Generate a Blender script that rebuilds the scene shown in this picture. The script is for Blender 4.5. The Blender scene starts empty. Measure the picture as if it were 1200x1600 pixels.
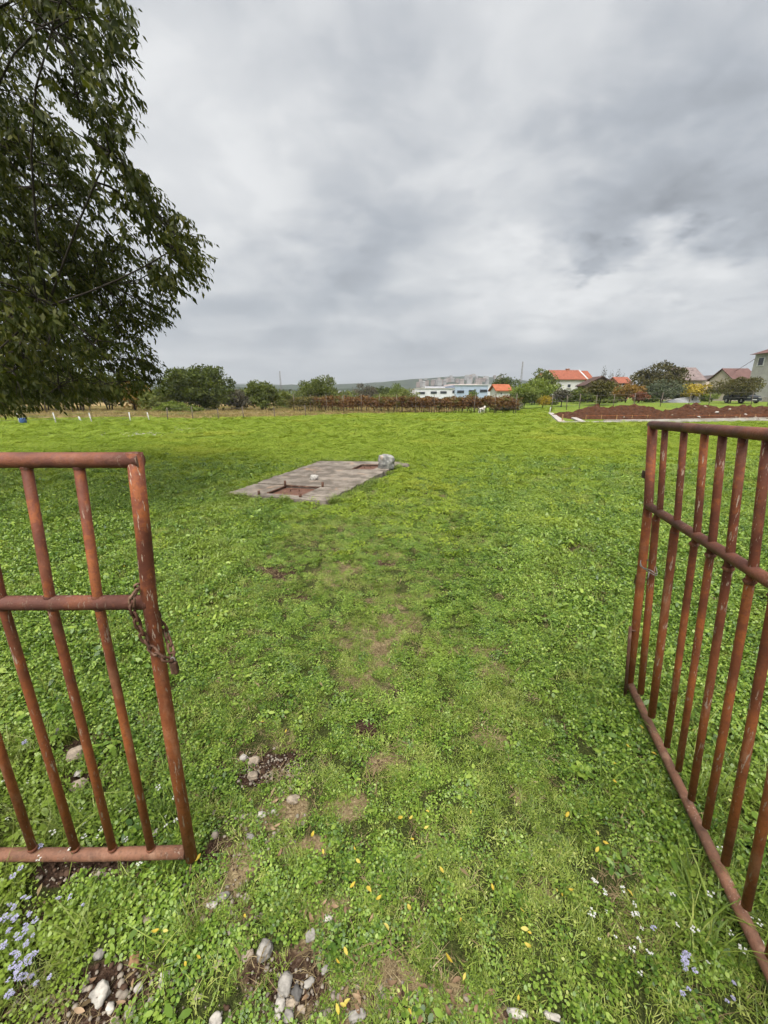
import bpy, bmesh, math, random
import numpy as np
from mathutils import Vector, Matrix, noise as mnoise
from mathutils.bvhtree import BVHTree

# ------------------------------------------------------------------ camera, sky, sun, exposure
scene = bpy.context.scene
R = math.radians
CAM_H = 1.5
FPX = 601.0                                   # focal length in photo pixels (1200 x 1600)
PITCH = math.atan2(180.0, FPX)                # horizon at photo row 620
cam_d = bpy.data.cameras.new('camera')
cam_d.sensor_fit = 'VERTICAL'; cam_d.sensor_height = 36.0
cam_d.lens = FPX / 1600.0 * 36.0
cam_d.clip_start = 0.05; cam_d.clip_end = 12000
cam = bpy.data.objects.new('camera', cam_d)
scene.collection.objects.link(cam)
cam.location = (0, 0, CAM_H)
cam.rotation_euler = (R(90) - PITCH, 0, 0)
scene.camera = cam
scene.view_settings.view_transform = 'Standard'
scene.view_settings.look = 'None'
scene.view_settings.gamma = 1.0
scene.view_settings.use_curve_mapping = False
scene.view_settings.exposure = 2.4
scene.cycles.max_bounces = 4; scene.cycles.diffuse_bounces = 2; scene.cycles.glossy_bounces = 2
scene.cycles.transmission_bounces = 3; scene.cycles.transparent_max_bounces = 4; scene.cycles.volume_bounces = 0
scene.cycles.use_adaptive_sampling = True; scene.cycles.adaptive_threshold = 0.03; scene.cycles.adaptive_min_samples = 16

SUN_EL, SUN_AZ = 62.0, 196.0                   # azimuth measured from +Y (view direction) to +X
sun_d = bpy.data.lights.new('sun', 'SUN')
sun_d.energy = 1.5; sun_d.angle = R(50); sun_d.color = (1.0, 0.965, 0.91)
sun = bpy.data.objects.new('sun', sun_d)
scene.collection.objects.link(sun)
sun.rotation_euler = (R(90 - SUN_EL), 0, R(180 - SUN_AZ))


def ray(px, py):
    cx = (px - 600) / FPX; cy = (800 - py) / FPX
    c, s = math.cos(PITCH), math.sin(PITCH)
    return Vector((cx, c + cy * s, -s + cy * c))


def G(px, py, z=0.0):
    d = ray(px, py); t = (z - CAM_H) / d.z
    return Vector((d.x * t, d.y * t, z))


def A(px, py, Y):
    d = ray(px, py); t = Y / d.y
    return Vector((d.x * t, Y, CAM_H + d.z * t))


class NT:
    """tiny node-tree helper"""
    def __init__(s, tree):
        s.t = tree; s.n = tree.nodes; s.l = tree.links

    def node(s, typ, **kw):
        n = s.n.new(typ)
        for k, v in kw.items():
            setattr(n, k, v)
        return n

    def set(s, sock, v):
        if isinstance(v, bpy.types.NodeSocket):
            s.l.new(v, sock)
        elif v is not None:
            if isinstance(v, (tuple, list)) and hasattr(sock, 'default_value') and len(sock.default_value) == 4 and len(v) == 3:
                v = (*v, 1)
            sock.default_value = v

    def math(s, op, a, b=None, c=None, clamp=False):
        n = s.node('ShaderNodeMath', operation=op); n.use_clamp = clamp
        s.set(n.inputs[0], a)
        if b is not None: s.set(n.inputs[1], b)
        if c is not None: s.set(n.inputs[2], c)
        return n.outputs[0]

    def vmath(s, op, a, b=None, scale=None):
        n = s.node('ShaderNodeVectorMath', operation=op)
        s.set(n.inputs[0], a)
        if b is not None: s.set(n.inputs[1], b)
        if scale is not None: s.set(n.inputs['Scale'], scale)
        return n.outputs['Value'] if op in ('DOT_PRODUCT', 'LENGTH') else n.outputs['Vector']

    def noise(s, vec, scale, detail=4, rough=0.55, out='Fac', dist=0.0):
        n = s.node('ShaderNodeTexNoise')
        if vec is not None: s.set(n.inputs['Vector'], vec)
        n.inputs['Scale'].default_value = scale; n.inputs['Detail'].default_value = detail
        n.inputs['Roughness'].default_value = rough; n.inputs['Distortion'].default_value = dist
        return n.outputs[0] if out == 'Fac' else n.outputs[1]

    def ramp(s, fac, stops, interp='LINEAR'):
        n = s.node('ShaderNodeValToRGB'); n.color_ramp.interpolation = interp
        e = n.color_ramp.elements
        while len(e) < len(stops): e.new(0.5)
        for el, (p, c) in zip(e, stops):
            el.position = p
            el.color = (c, c, c, 1) if isinstance(c, (int, float)) else (*c, 1)
        s.set(n.inputs[0], fac)
        return n.outputs[0]

    def mix(s, fac, a, b, blend='MIX'):
        n = s.node('ShaderNodeMix', data_type='RGBA', blend_type=blend)
        s.set(n.inputs[0], fac); s.set(n.inputs[6], a); s.set(n.inputs[7], b)
        return n.outputs[2]

    def maprange(s, v, a, b, c=0.0, d=1.0, smooth=True):
        n = s.node('ShaderNodeMapRange'); n.interpolation_type = 'SMOOTHSTEP' if smooth else 'LINEAR'
        s.set(n.inputs[0], v)
        for i, x in enumerate((a, b, c, d)): n.inputs[1 + i].default_value = x
        return n.outputs[0]


# ---- world: overcast cloud deck over a Nishita sky
world = bpy.data.worlds.new('World'); scene.world = world
world.use_nodes = True
world.cycles.sampling_method = 'NONE'          # even overcast: no importance map needed
w = NT(world.node_tree); w.n.clear()
sky = w.node('ShaderNodeTexSky', sky_type='NISHITA')
sky.sun_disc = False
sky.sun_elevation = R(SUN_EL); sky.sun_rotation = R(SUN_AZ)
sky.air_density = 1.0; sky.dust_density = 2.0
bg1 = w.node('ShaderNodeBackground'); w.set(bg1.inputs[0], sky.outputs[0]); bg1.inputs[1].default_value = 0.05
tc = w.node('ShaderNodeTexCoord')
dirv = w.vmath('NORMALIZE', tc.outputs['Generated'])
sep = w.node('ShaderNodeSeparateXYZ'); w.set(sep.inputs[0], dirv)
dz = w.math('MAXIMUM', sep.outputs[2], 0.0)
den = w.math('ADD', dz, 0.22)
comb = w.node('ShaderNodeCombineXYZ')
w.set(comb.inputs[0], w.math('DIVIDE', sep.outputs[0], den))
w.set(comb.inputs[1], w.math('DIVIDE', sep.outputs[1], den))
plane = w.vmath('ADD', comb.outputs[0], (11.2, 4.6, 0.0))
# slow swirl that all cloud layers share
wn = w.vmath('SUBTRACT', w.noise(plane, 1.3, 3, 0.55, out='Color'), (0.5, 0.5, 0.5))
plane2 = w.vmath('ADD', plane, w.vmath('SCALE', wn, scale=0.45))
n1 = w.noise(plane2, 1.1, 7, 0.55)
n2 = w.noise(w.vmath('ADD', plane2, (7.3, 2.1, 0.4)), 3.1, 6, 0.56)
masses = w.maprange(n1, 0.34, 0.66)                       # broad light and dark parts of the deck
puffs = w.maprange(n2, 0.40, 0.62)                        # ragged lower scud
dirw = w.vmath('NORMALIZE', w.vmath('ADD', dirv, w.vmath('SCALE', w.vmath('SUBTRACT', w.noise(plane, 2.4, 6, 0.62, out='Color'), (0.5, 0.5, 0.5)), scale=0.34)))


def lobe(px, py, sharp, amp, vscale=1.0):
    d = ray(px, py).normalized()
    dv = w.vmath('MULTIPLY', w.vmath('SUBTRACT', dirw, tuple(d)), (1, 1, vscale))
    l2 = w.vmath('DOT_PRODUCT', dv, dv)
    return w.math('MULTIPLY', w.math('EXPONENT', w.math('MULTIPLY', l2, -sharp)), amp)


tot = w.math('MULTIPLY_ADD', masses, 0.27, 0.34)
tot = w.math('MULTIPLY_ADD', puffs, 0.12, tot)
for a in ((930, 450, 22, 0.32, 2.4), (760, 440, 60, 0.12, 2.6), (1100, 420, 80, 0.12, 2.6), (1080, 30, 9, 0.20, 1.0), (560, 450, 10, 0.05, 2.0), (330, 380, 12, 0.08, 1.4),
          (1060, 235, 11, -0.26, 1.7), (1150, 330, 26, -0.12, 2.2), (930, 402, 500, -0.34, 1.7), (1060, 330, 300, -0.16, 2.2), (520, 380, 60, -0.14, 1.8),
          (1000, 505, 60, -0.12, 3.6), (720, 572, 400, 0.12, 1.8)):
    tot = w.math('ADD', tot, lobe(*a))
# the deck gets brighter overhead, as an overcast sky does
tot = w.math('MULTIPLY', tot, w.math('MULTIPLY_ADD', dz, 0.34, 0.88))
tot = w.math('MAXIMUM', tot, 0.12)
ccol = w.ramp(tot, [(0.12, (0.155, 0.172, 0.198)), (0.42, (0.41, 0.442, 0.487)), (0.75, (0.765, 0.775, 0.785)), (1.0, (1.0, 1.0, 1.0))])
bg2 = w.node('ShaderNodeBackground'); w.set(bg2.inputs[0], ccol); bg2.inputs[1].default_value = 0.192
mixs = w.node('ShaderNodeMixShader'); mixs.inputs[0].default_value = 0.98
w.l.new(bg1.outputs[0], mixs.inputs[1]); w.l.new(bg2.outputs[0], mixs.inputs[2])
wo = w.node('ShaderNodeOutputWorld'); w.l.new(mixs.outputs[0], wo.inputs[0])

rng = np.random.default_rng(7)
random.seed(7)
COL = scene.collection


# ------------------------------------------------------------------ object helpers
def tag(o, label=None, cat=None, group=None, kind=None):
    if label: o['label'] = label
    if cat: o['category'] = cat
    if group: o['group'] = group
    if kind: o['kind'] = kind
    return o


def empty(name, loc, label=None, cat=None, group=None, rz=0.0):
    o = bpy.data.objects.new(name, None); COL.objects.link(o)
    o.empty_display_size = 0.1
    o.location = loc; o.rotation_euler = (0, 0, rz)
    return tag(o, label, cat, group)


def mesh_np(name, V, F, smooth=False):
    """V (n,3), F (m,k) arrays -> mesh"""
    V = np.asarray(V, np.float32); F = np.asarray(F, np.int32)
    me = bpy.data.meshes.new(name)
    me.vertices.add(len(V)); me.vertices.foreach_set('co', V.ravel())
    k = F.shape[1]
    me.loops.add(F.size); me.loops.foreach_set('vertex_index', F.ravel())
    me.polygons.add(len(F)); me.polygons.foreach_set('loop_start', np.arange(0, F.size, k, dtype=np.int32))
    me.polygons.foreach_set('use_smooth', np.full(len(F), smooth))
    me.update(calc_edges=True); me.validate()
    return me


def link(name, me, mat=None, parent=None, loc=None):
    o = bpy.data.objects.new(name, me); COL.objects.link(o)
    if mat is not None and len(me.materials) == 0: me.materials.append(mat)
    if parent is not None:
        o.parent = parent
    if loc is not None: o.location = loc
    return o


class MB:
    """collects shapes, builds one mesh"""
    def __init__(s): s.v = []; s.f = []; s.sm = []

    def add(s, vs, fs, smooth=False):
        b = len(s.v); s.v += [tuple(v) for v in vs]
        for f in fs: s.f.append(tuple(i + b for i in f)); s.sm.append(smooth)
        return s

    def box(s, c, d, rz=0.0, taper=1.0, M=None):
        x, y, z = d[0] / 2, d[1] / 2, d[2] / 2
        vs = [(-x, -y, -z), (x, -y, -z), (x, y, -z), (-x, y, -z), (-x * taper, -y * taper, z), (x * taper, -y * taper, z), (x * taper, y * taper, z), (-x * taper, y * taper, z)]
        if M is None: M = Matrix.Translation(c) @ Matrix.Rotation(rz, 4, 'Z')
        vs = [M @ Vector(v) for v in vs]
        return s.add(vs, [(0, 3, 2, 1), (4, 5, 6, 7), (0, 1, 5, 4), (1, 2, 6, 5), (2, 3, 7, 6), (3, 0, 4, 7)])

    def prism(s, poly, z0, z1):
        n = len(poly)
        vs = [(p[0], p[1], z0) for p in poly] + [(p[0], p[1], z1) for p in poly]
        fs = [tuple(range(n - 1, -1, -1)), tuple(range(n, 2 * n))] + [(i, (i + 1) % n, n + (i + 1) % n, n + i) for i in range(n)]
        return s.add(vs, fs)

    def tube(s, pts, rad, n=10, cap=True, closed=False):
        pts = [Vector(p) for p in pts]
        if isinstance(rad, (int, float)): rad = [rad] * len(pts)
        m = len(pts); vs = []; fs = []
        prev = None
        for i, p in enumerate(pts):
            if closed: t = pts[(i + 1) % m] - pts[i - 1]
            elif i == 0: t = pts[1] - p
            elif i == m - 1: t = p - pts[-2]
            else: t = (pts[i + 1] - p).normalized() + (p - pts[i - 1]).normalized()
            t.normalize()
            if prev is None:
                a = t.orthogonal().normalized()
            else:
                a = prev - t * prev.dot(t)
                a = a.normalized() if a.length > 1e-6 else t.orthogonal().normalized()
            prev = a; b = t.cross(a)
            for k in range(n):
                an = 2 * math.pi * k / n
                vs.append(p + (a * math.cos(an) + b * math.sin(an)) * rad[i])
        rows = m if closed else m - 1
        for i in range(rows):
            j = (i + 1) % m
            for k in range(n):
                k2 = (k + 1) % n
                fs.append((i * n + k, i * n + k2, j * n + k2, j * n + k))
        s.add(vs, fs, True)
        if cap and not closed:
            b = len(s.v) - m * n
            s.f.append(tuple(b + k for k in range(n - 1, -1, -1))); s.sm.append(False)
            s.f.append(tuple(b + (m - 1) * n + k for k in range(n))); s.sm.append(False)
        return s

    def mesh(s, name):
        me = bpy.data.meshes.new(name)
        me.from_pydata(s.v, [], s.f); me.update()
        me.polygons.foreach_set('use_smooth', s.sm)
        return me

    def build(s, name, mat, parent=None, bevel=0.0):
        """world-space vertices; made local to an unrotated parent"""
        if parent is not None and any(abs(x) > 1e-9 for x in parent.location):
            off = Vector(parent.location)
            s.v = [(v[0] - off.x, v[1] - off.y, v[2] - off.z) for v in s.v]
        o = link(name, s.mesh(name), mat, parent)
        if bevel:
            md = o.modifiers.new('bevel', 'BEVEL'); md.width = bevel; md.segments = 2; md.limit_method = 'ANGLE'
        return o


def vnoise(x, y, scale, seed=0.0):
    """smooth value noise, vectorised"""
    x = np.asarray(x) * scale + seed * 17.13; y = np.asarray(y) * scale - seed * 9.71
    xi = np.floor(x); yi = np.floor(y); fx = x - xi; fy = y - yi
    fx = fx * fx * (3 - 2 * fx); fy = fy * fy * (3 - 2 * fy)

    def h(a, b):
        v = np.sin(a * 127.1 + b * 311.7 + seed * 3.3) * 43758.5453
        return v - np.floor(v)
    return (h(xi, yi) * (1 - fx) + h(xi + 1, yi) * fx) * (1 - fy) + (h(xi, yi + 1) * (1 - fx) + h(xi + 1, yi + 1) * fx) * fy


def fbm(x, y, scale, oct=4, seed=0.0):
    a = 0.5; t = 0; s = 0
    for i in range(oct):
        t = t + a * vnoise(x, y, scale * 2 ** i, seed + i); s += a; a *= 0.5
    return t / s


def sstep(a, b, x):
    t = np.clip((np.asarray(x, float) - a) / (b - a), 0, 1)
    return t * t * (3 - 2 * t)


def terrain(x, y):
    x = np.asarray(x, float); y = np.asarray(y, float)
    h = 0.8 * sstep(27, 48, y) * sstep(5, 26, x)
    d = np.hypot(x, y)
    h = h + (fbm(x, y, 0.9, 3, 2) - 0.5) * 0.05 * sstep(0.5, 4, d) + (fbm(x, y, 0.12, 2, 5) - 0.5) * 0.16 * sstep(6, 20, d)
    h = h + (fbm(x, y, 7, 2, 9) - 0.5) * 0.022
    return h


def TZ(x, y): return float(terrain(x, y))


def GT(px, py):
    """pixel -> point on the terrain"""
    z = 0.0
    for _ in range(12):
        p = G(px, py, z); z = 0.5 * z + 0.5 * TZ(p.x, p.y)
    return Vector((p.x, p.y, TZ(p.x, p.y)))


# ------------------------------------------------------------------ materials
MATS = {}


def new_mat(name):
    m = bpy.data.materials.new(name); m.use_nodes = True
    t = NT(m.node_tree); t.n.clear()
    out = t.node('ShaderNodeOutputMaterial')
    MATS[name] = m
    return m, t, out


def principled(t, out, col, rough=0.8, spec=0.3, metal=0.0, normal=None):
    b = t.node('ShaderNodeBsdfPrincipled')
    t.set(b.inputs['Base Color'], col); t.set(b.inputs['Roughness'], rough)
    b.inputs['Specular IOR Level'].default_value = spec; t.set(b.inputs['Metallic'], metal)
    if normal is not None: t.l.new(normal, b.inputs['Normal'])
    t.l.new(b.outputs[0], out.inputs[0])
    return b


def bump(t, h, strength=0.4, dist=0.01):
    b = t.node('ShaderNodeBump'); b.inputs['Strength'].default_value = strength; b.inputs['Distance'].default_value = dist
    t.set(b.inputs['Height'], h)
    return b.outputs[0]


def simple_mat(name, c, rough=0.8, var=0.2, scale=3.0, spec=0.3, c2=None, bmp=0.0):
    m, t, out = new_mat(name)
    g = t.node('ShaderNodeNewGeometry')
    n = t.noise(g.outputs['Position'], scale, 5, 0.6)
    c2 = c2 or tuple(x * (1 - var) for x in c)
    hi = tuple(min(1, x * (1 + var)) for x in c)
    col = t.ramp(n, [(0.3, c2), (0.5, c), (0.72, hi)])
    principled(t, out, col, rough, spec, normal=bump(t, n, bmp, 0.02) if bmp else None)
    return m


def leaf_mat(name, cols, trans=0.3, scale=1.2, rough=0.5, spec=0.35, patch=None, patch_scale=0.5):
    """cols: dark..light leaf colours, varied per instance, per leaf (attribute 'rnd') and by place"""
    m, t, out = new_mat(name)
    g = t.node('ShaderNodeNewGeometry')
    at = t.node('ShaderNodeAttribute', attribute_name='rnd')
    oi = t.node('ShaderNodeObjectInfo')
    n = t.noise(g.outputs['Position'], scale, 3, 0.6)
    f = t.math('ADD', t.math('MULTIPLY', at.outputs['Fac'], 0.5), t.math('MULTIPLY', n, 0.55))
    f = t.math('ADD', f, t.math('MULTIPLY_ADD', oi.outputs['Random'], 0.30, -0.17))
    k = len(cols)
    col = t.ramp(f, [(0.15 + 0.7 * i / (k - 1), c) for i, c in enumerate(cols)])
    if patch:
        pn = t.noise(g.outputs['Position'], patch_scale, 4, 0.6)
        col = t.mix(t.maprange(pn, 0.52, 0.66), col, patch)
    b = t.node('ShaderNodeBsdfPrincipled')
    t.set(b.inputs['Base Color'], col); b.inputs['Roughness'].default_value = rough
    b.inputs['Specular IOR Level'].default_value = spec
    tr = t.node('ShaderNodeBsdfTranslucent')
    t.set(tr.inputs[0], t.mix(1.0, col, (1.0, 1.0, 0.55), 'MULTIPLY'))
    mx = t.node('ShaderNodeMixShader'); mx.inputs[0].default_value = trans
    t.l.new(b.outputs[0], mx.inputs[1]); t.l.new(tr.outputs[0], mx.inputs[2])
    t.l.new(mx.outputs[0], out.inputs[0])
    return m


def make_rust(name, base, dark, rust, chips=0.5, stretch=1.0):
    m, t, out = new_mat(name)
    tcx = t.node('ShaderNodeTexCoord')
    oi = t.node('ShaderNodeObjectInfo')
    vec = t.vmath('ADD', tcx.outputs['Object'], t.vmath('SCALE', (1.0, 1.7, 2.3), scale=t.math('MULTIPLY', oi.outputs['Random'], 9.0)))
    n1 = t.noise(vec, 7, 5, 0.6)
    n2 = t.noise(vec, 60, 4, 0.65)
    col = t.mix(t.maprange(n1, 0.36, 0.64), dark, base)
    col = t.mix(t.maprange(t.math('ADD', t.math('MULTIPLY', n1, 0.5), t.math('MULTIPLY', n2, 0.5)), 0.50, 0.60), col, rust)
    sz = t.node('ShaderNodeSeparateXYZ'); t.set(sz.inputs[0], tcx.outputs['Object'])
    low = t.maprange(sz.outputs[2], 1.05, 0.35)
    col = t.mix(t.math('MULTIPLY', low, t.math('MULTIPLY_ADD', n1, 0.9, 0.15)), col, rust)
    col = t.mix(t.math('MULTIPLY', t.maprange(n2, 0.45, 0.7), 0.55), col, dark)
    n6 = t.noise(t.vmath('MULTIPLY', vec, (1, 1, .35)), 16, 4, .65)
    col = t.mix(t.math('MULTIPLY', t.maprange(n6, .54, .66), t.math('MULTIPLY_ADD', low, .45, .12)), col, tuple(.5 * a + .5 * b for a, b in zip(rust, (.40, .26, .18))))
    sv = t.vmath('MULTIPLY', vec, (1.0, 1.0, 0.16 * stretch))
    n3 = t.noise(sv, 120, 3, 0.72)
    n4 = t.noise(vec, 4.5, 2, 0.5)
    chip = t.math('MULTIPLY', t.maprange(n3, 0.59, 0.63), t.maprange(n4, 0.44, 0.54))
    chip = t.math('MULTIPLY', chip, chips)
    col = t.mix(chip, col, (0.34, 0.25, 0.19))
    h = t.math('ADD', t.math('MULTIPLY', n2, 0.6), t.math('MULTIPLY', chip, -0.8))
    n5 = t.noise(vec, 190, 3, 0.7)
    col = t.mix(t.math('MULTIPLY', t.maprange(n5, 0.52, 0.68), 0.4), col, dark)
    h = t.math('ADD', h, t.math('MULTIPLY', n5, 0.5))
    rough = t.math('MULTIPLY_ADD', n2, 0.35, 0.48)
    principled(t, out, col, rough, 0.25, normal=bump(t, h, 0.6, 0.004))
    return m


GATE = make_rust('rusty_red_paint', (0.185, 0.056, 0.028), (0.090, 0.030, 0.018), (0.32, 0.100, 0.028), 1.0)
RAIL = make_rust('weathered_red_paint', (0.17, 0.065, 0.045), (0.095, 0.040, 0.030), (0.22, 0.080, 0.042), 0.5)
BOTT = make_rust('flaking_red_paint', (0.19, 0.085, 0.060), (0.055, 0.032, 0.024), (0.21, 0.10, 0.058), 1.0, 3.0)
CHAINM = make_rust('dark_rust', (0.06, 0.03, 0.022), (0.03, 0.018, 0.014), (0.11, 0.05, 0.028), 0.2)
HATCH = make_rust('rust_plate', (0.105, 0.052, 0.036), (0.075, 0.036, 0.026), (0.13, 0.06, 0.038), 0.15)
WIRE = simple_mat('grey_wire', (0.16, 0.14, 0.13), 0.5, 0.3, 30)


def concrete_mat(name, c, dark, scale=2.0):
    m, t, out = new_mat(name)
    g = t.node('ShaderNodeNewGeometry')
    n1 = t.noise(g.outputs['Position'], scale, 6, 0.65); n2 = t.noise(g.outputs['Position'], scale * 14, 4, 0.6)
    n3 = t.noise(g.outputs['Position'], scale * 0.7, 4, 0.6, dist=0.6)
    col = t.mix(t.maprange(n1, 0.38, 0.62), dark, c)
    col = t.mix(t.math('MULTIPLY', t.maprange(n2, 0.5, 0.75), 0.5), col, tuple(x * 0.45 for x in dark))
    col = t.mix(t.maprange(n3, 0.58, 0.72), col, (c[0] * 1.15, c[1] * 0.93, c[2] * 0.78))
    principled(t, out, col, 0.9, 0.2, normal=bump(t, n2, 0.5, 0.01))
    return m


CONC = concrete_mat('slab_concrete', (0.24, 0.205, 0.17), (0.115, 0.096, 0.078), 3.6)
FOUND = concrete_mat('new_concrete', (0.42, 0.39, 0.36), (0.28, 0.25, 0.22), 1.0)
STONE_BLOCK = concrete_mat('grey_limestone', (0.34, 0.33, 0.31), (0.14, 0.14, 0.13), 9.0)
WHITE = simple_mat('white_paint', (0.50, 0.50, 0.49), 0.7, 0.12, 4)
SOILM = simple_mat('red_brown_soil', (0.060, 0.026, 0.014), 0.95, 0.45, 5, 0.1, bmp=0.6)
BARK = simple_mat('grey_brown_bark', (0.032, 0.026, 0.020), 0.95, 0.45, 9, 0.15, bmp=0.8)
DARKBARK = simple_mat('dark_bark', (0.026, 0.021, 0.017), 0.95, 0.4, 6, 0.15, bmp=0.5)
POST_W = simple_mat('weathered_post', (0.14, 0.115, 0.09), 0.9, 0.3, 8, 0.2)

# ---- ground material: soil / dry thatch / moss-green / painted shade between near plants, masks come from the place itself
gm, t, out = new_mat('field_ground')
g = t.node('ShaderNodeNewGeometry'); P = g.outputs['Position']
att = t.node('ShaderNodeAttribute', attribute_name='cover')
sepc = t.node('ShaderNodeSeparateColor'); t.set(sepc.inputs[0], att.outputs['Color'])
nf = t.noise(P, 22, 5, 0.7); nm = t.noise(P, 3.0, 5, 0.6); nl = t.noise(P, 0.35, 4, 0.6); ng = t.noise(P, 90, 3, 0.7)
green = t.ramp(nf, [(0.3, (0.05, 0.075, 0.012)), (0.5, (0.11, 0.165, 0.022)), (0.7, (0.17, 0.235, 0.035))])
green = t.mix(t.maprange(nl, 0.42, 0.66), green, t.ramp(nf, [(0.3, (0.09, 0.115, 0.016)), (0.7, (0.22, 0.26, 0.04))]))
dry = t.ramp(ng, [(0.3, (0.10, 0.070, 0.038)), (0.5, (0.21, 0.155, 0.085)), (0.72, (0.34, 0.27, 0.16))])
soil = t.ramp(t.math('ADD', t.math('MULTIPLY', nf, .4), t.math('MULTIPLY', ng, .6)), [(0.36, (0.018, 0.010, 0.007)), (0.5, (0.050, 0.029, 0.019)), (0.58, (0.085, 0.054, 0.037)), (0.68, (0.17, 0.125, 0.095))])
mead = t.ramp(nm, [(0.3, (0.16, 0.115, 0.05)), (0.5, (0.27, 0.185, 0.085)), (0.7, (0.25, 0.25, 0.09))])
jit = t.math('MULTIPLY_ADD', nf, 0.5, -0.25)
thatch_shade = t.ramp(t.noise(P, 140, 3, 0.7), [(0.30, (0.014, 0.016, 0.006)), (0.5, (0.036, 0.044, 0.012)), (0.62, (0.06, 0.078, 0.016)), (0.75, (0.19, 0.16, 0.075))])  # thatch with the shade of the plant gaps painted in as dark tones
plen = t.vmath('LENGTH', P)
green = t.mix(t.maprange(plen, 3.5, 14.0), thatch_shade, green)  # painted gap shade fades out into the plain field green
col = t.mix(t.maprange(t.math('ADD', sepc.outputs[1], jit), 0.35, 0.62), green, dry)
col = t.mix(t.maprange(t.math('ADD', sepc.outputs[2], jit), 0.35, 0.65), col, mead)
col = t.mix(t.maprange(t.math('ADD', sepc.outputs[0], jit), 0.35, 0.6), col, soil)
principled(t, out, col, 0.95, 0.1, normal=bump(t, t.math('ADD', nf, t.math('MULTIPLY', ng, 0.6)), 0.8, 0.03))

# ------------------------------------------------------------------ ground sheet
# patches measured in the photograph: (column, row, half width, half height, soil, dry)
PATCHES = [(415, 1198, 95, 34, 1.0, 0.2), (345, 1195, 30, 20, .6, .3), (440, 1270, 42, 28, .15, .9), (535, 1260, 42, 30, .1, .9), (600, 1190, 40, 22, .25, .8), (575, 1140, 30, 18, .8, .3), (330, 1330, 25, 30, .7, .4),
           (480, 1330, 50, 26, 0, .8), (820, 1250, 26, 20, .1, .8), (770, 1155, 40, 14, 0, .7), (720, 1010, 60, 18, 0, .5), (610, 880, 26, 8, .7, .5), (430, 895, 60, 10, .75, .3), (460, 935, 36, 9, .8, .2), (905, 862, 26, 10, .7, .6),
           (670, 770, 30, 6, .6, .4), (770, 1042, 30, 12, .3, .6), (420, 780, 60, 6, .2, .2), (130, 1355, 130, 22, .95, .2), (60, 1430, 60, 30, .5, .3), (120, 1170, 50, 26, .6, .4), (110, 1225, 36, 20, .7, .3),
           (110, 1560, 150, 55, .75, .6), (230, 1530, 80, 40, .55, .6), (350, 1420, 60, 40, .55, .7), (450, 1530, 90, 75, .6, .75), (390, 1350, 50, 40, .3, .7), (590, 1540, 90, 55, .25, .9), (700, 1560, 60, 40, .1, .9), (810, 1590, 60, 26, .4, .7),
           (500, 1420, 60, 40, .15, .7), (640, 1450, 40, 26, .1, .6), (560, 1000, 60, 14, .1, .5), (640, 930, 60, 10, .1, .5), (850, 1400, 24, 16, .3, .6), (300, 1260, 40, 20, .3, .4), (900, 735, 40, 6, .1, .5), (960, 690, 60, 5, 0, .4), (320, 1085, 16, 8, .5, .5)]
PW = []
for (px, py, rx, ry, s_, d_) in PATCHES:
    c = G(px, py); a = (G(px + rx, py) - c).length; b = (G(px, py - ry) - G(px, py + ry)).length / 2
    PW.append((c.x, c.y, max(a, .03), max(b, .03), s_, d_))


def near_slab(x, y, grow=0.0):
    """1 inside the concrete slab outline"""
    ins = np.ones(np.shape(x), bool)
    q = SLAB
    for i in range(4):
        ax, ay = q[i]; bx, by = q[(i + 1) % 4]
        L = math.hypot(bx - ax, by - ay)
        ins &= ((bx - ax) * (y - ay) - (by - ay) * (x - ax)) / L > -grow
    return ins


SLAB = [tuple(G(359, 776)[:2]), tuple(G(514, 788)[:2]), tuple(G(630, 726)[:2]), tuple(G(500, 725)[:2])]


def cover(x, y):
    x = np.asarray(x, float); y = np.asarray(y, float)
    soil = np.zeros_like(x); dry = np.zeros_like(x)
    wob = (fbm(x, y, 9, 4, 21) - 0.5) * 1.5
    for (cx, cy, a, b, s_, d_) in PW:
        r = np.sqrt(((x - cx) / a) ** 2 + ((y - cy) / b) ** 2) + wob
        k = 1 - sstep(0.45, 1.3, r)
        soil = np.maximum(soil, k * s_); dry = np.maximum(dry, k * d_)
    # trodden middle: thinner, drier grass
    path = np.exp(-((x + 0.05 * y * 0.3 + 0.05) / (0.75 + 0.10 * y)) ** 2) * (1 - sstep(5, 11, y)) * sstep(-.5, .4, y)
    n = fbm(x, y, 2.3, 4, 31)
    dry = np.maximum(dry, path * sstep(0.40, 0.70, n) * 0.55)
    soil = np.maximum(soil, path * sstep(0.68, 0.78, fbm(x, y, 5.1, 3, 41)) * 0.25)
    n2 = fbm(x, y, 0.8, 3, 51)
    dry = np.maximum(dry, sstep(0.60, 0.75, n2) * 0.35)
    # beyond the mown field
    edge = 27.5 + 10.5 * sstep(-14, 4, x) + 4 * sstep(4, 12, x) + (fbm(x, y, .4, 2, 61) - .5) * 2.5
    far = sstep(0, 2.5, y - edge)
    mead = far * (1 - sstep(2, 12, x - 0.02 * y))
    return soil, dry, mead


def grade(n, near, far):
    u = np.linspace(-1, 1, n)
    k = math.asinh(far / near)
    return near * np.sinh(u * k)


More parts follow.
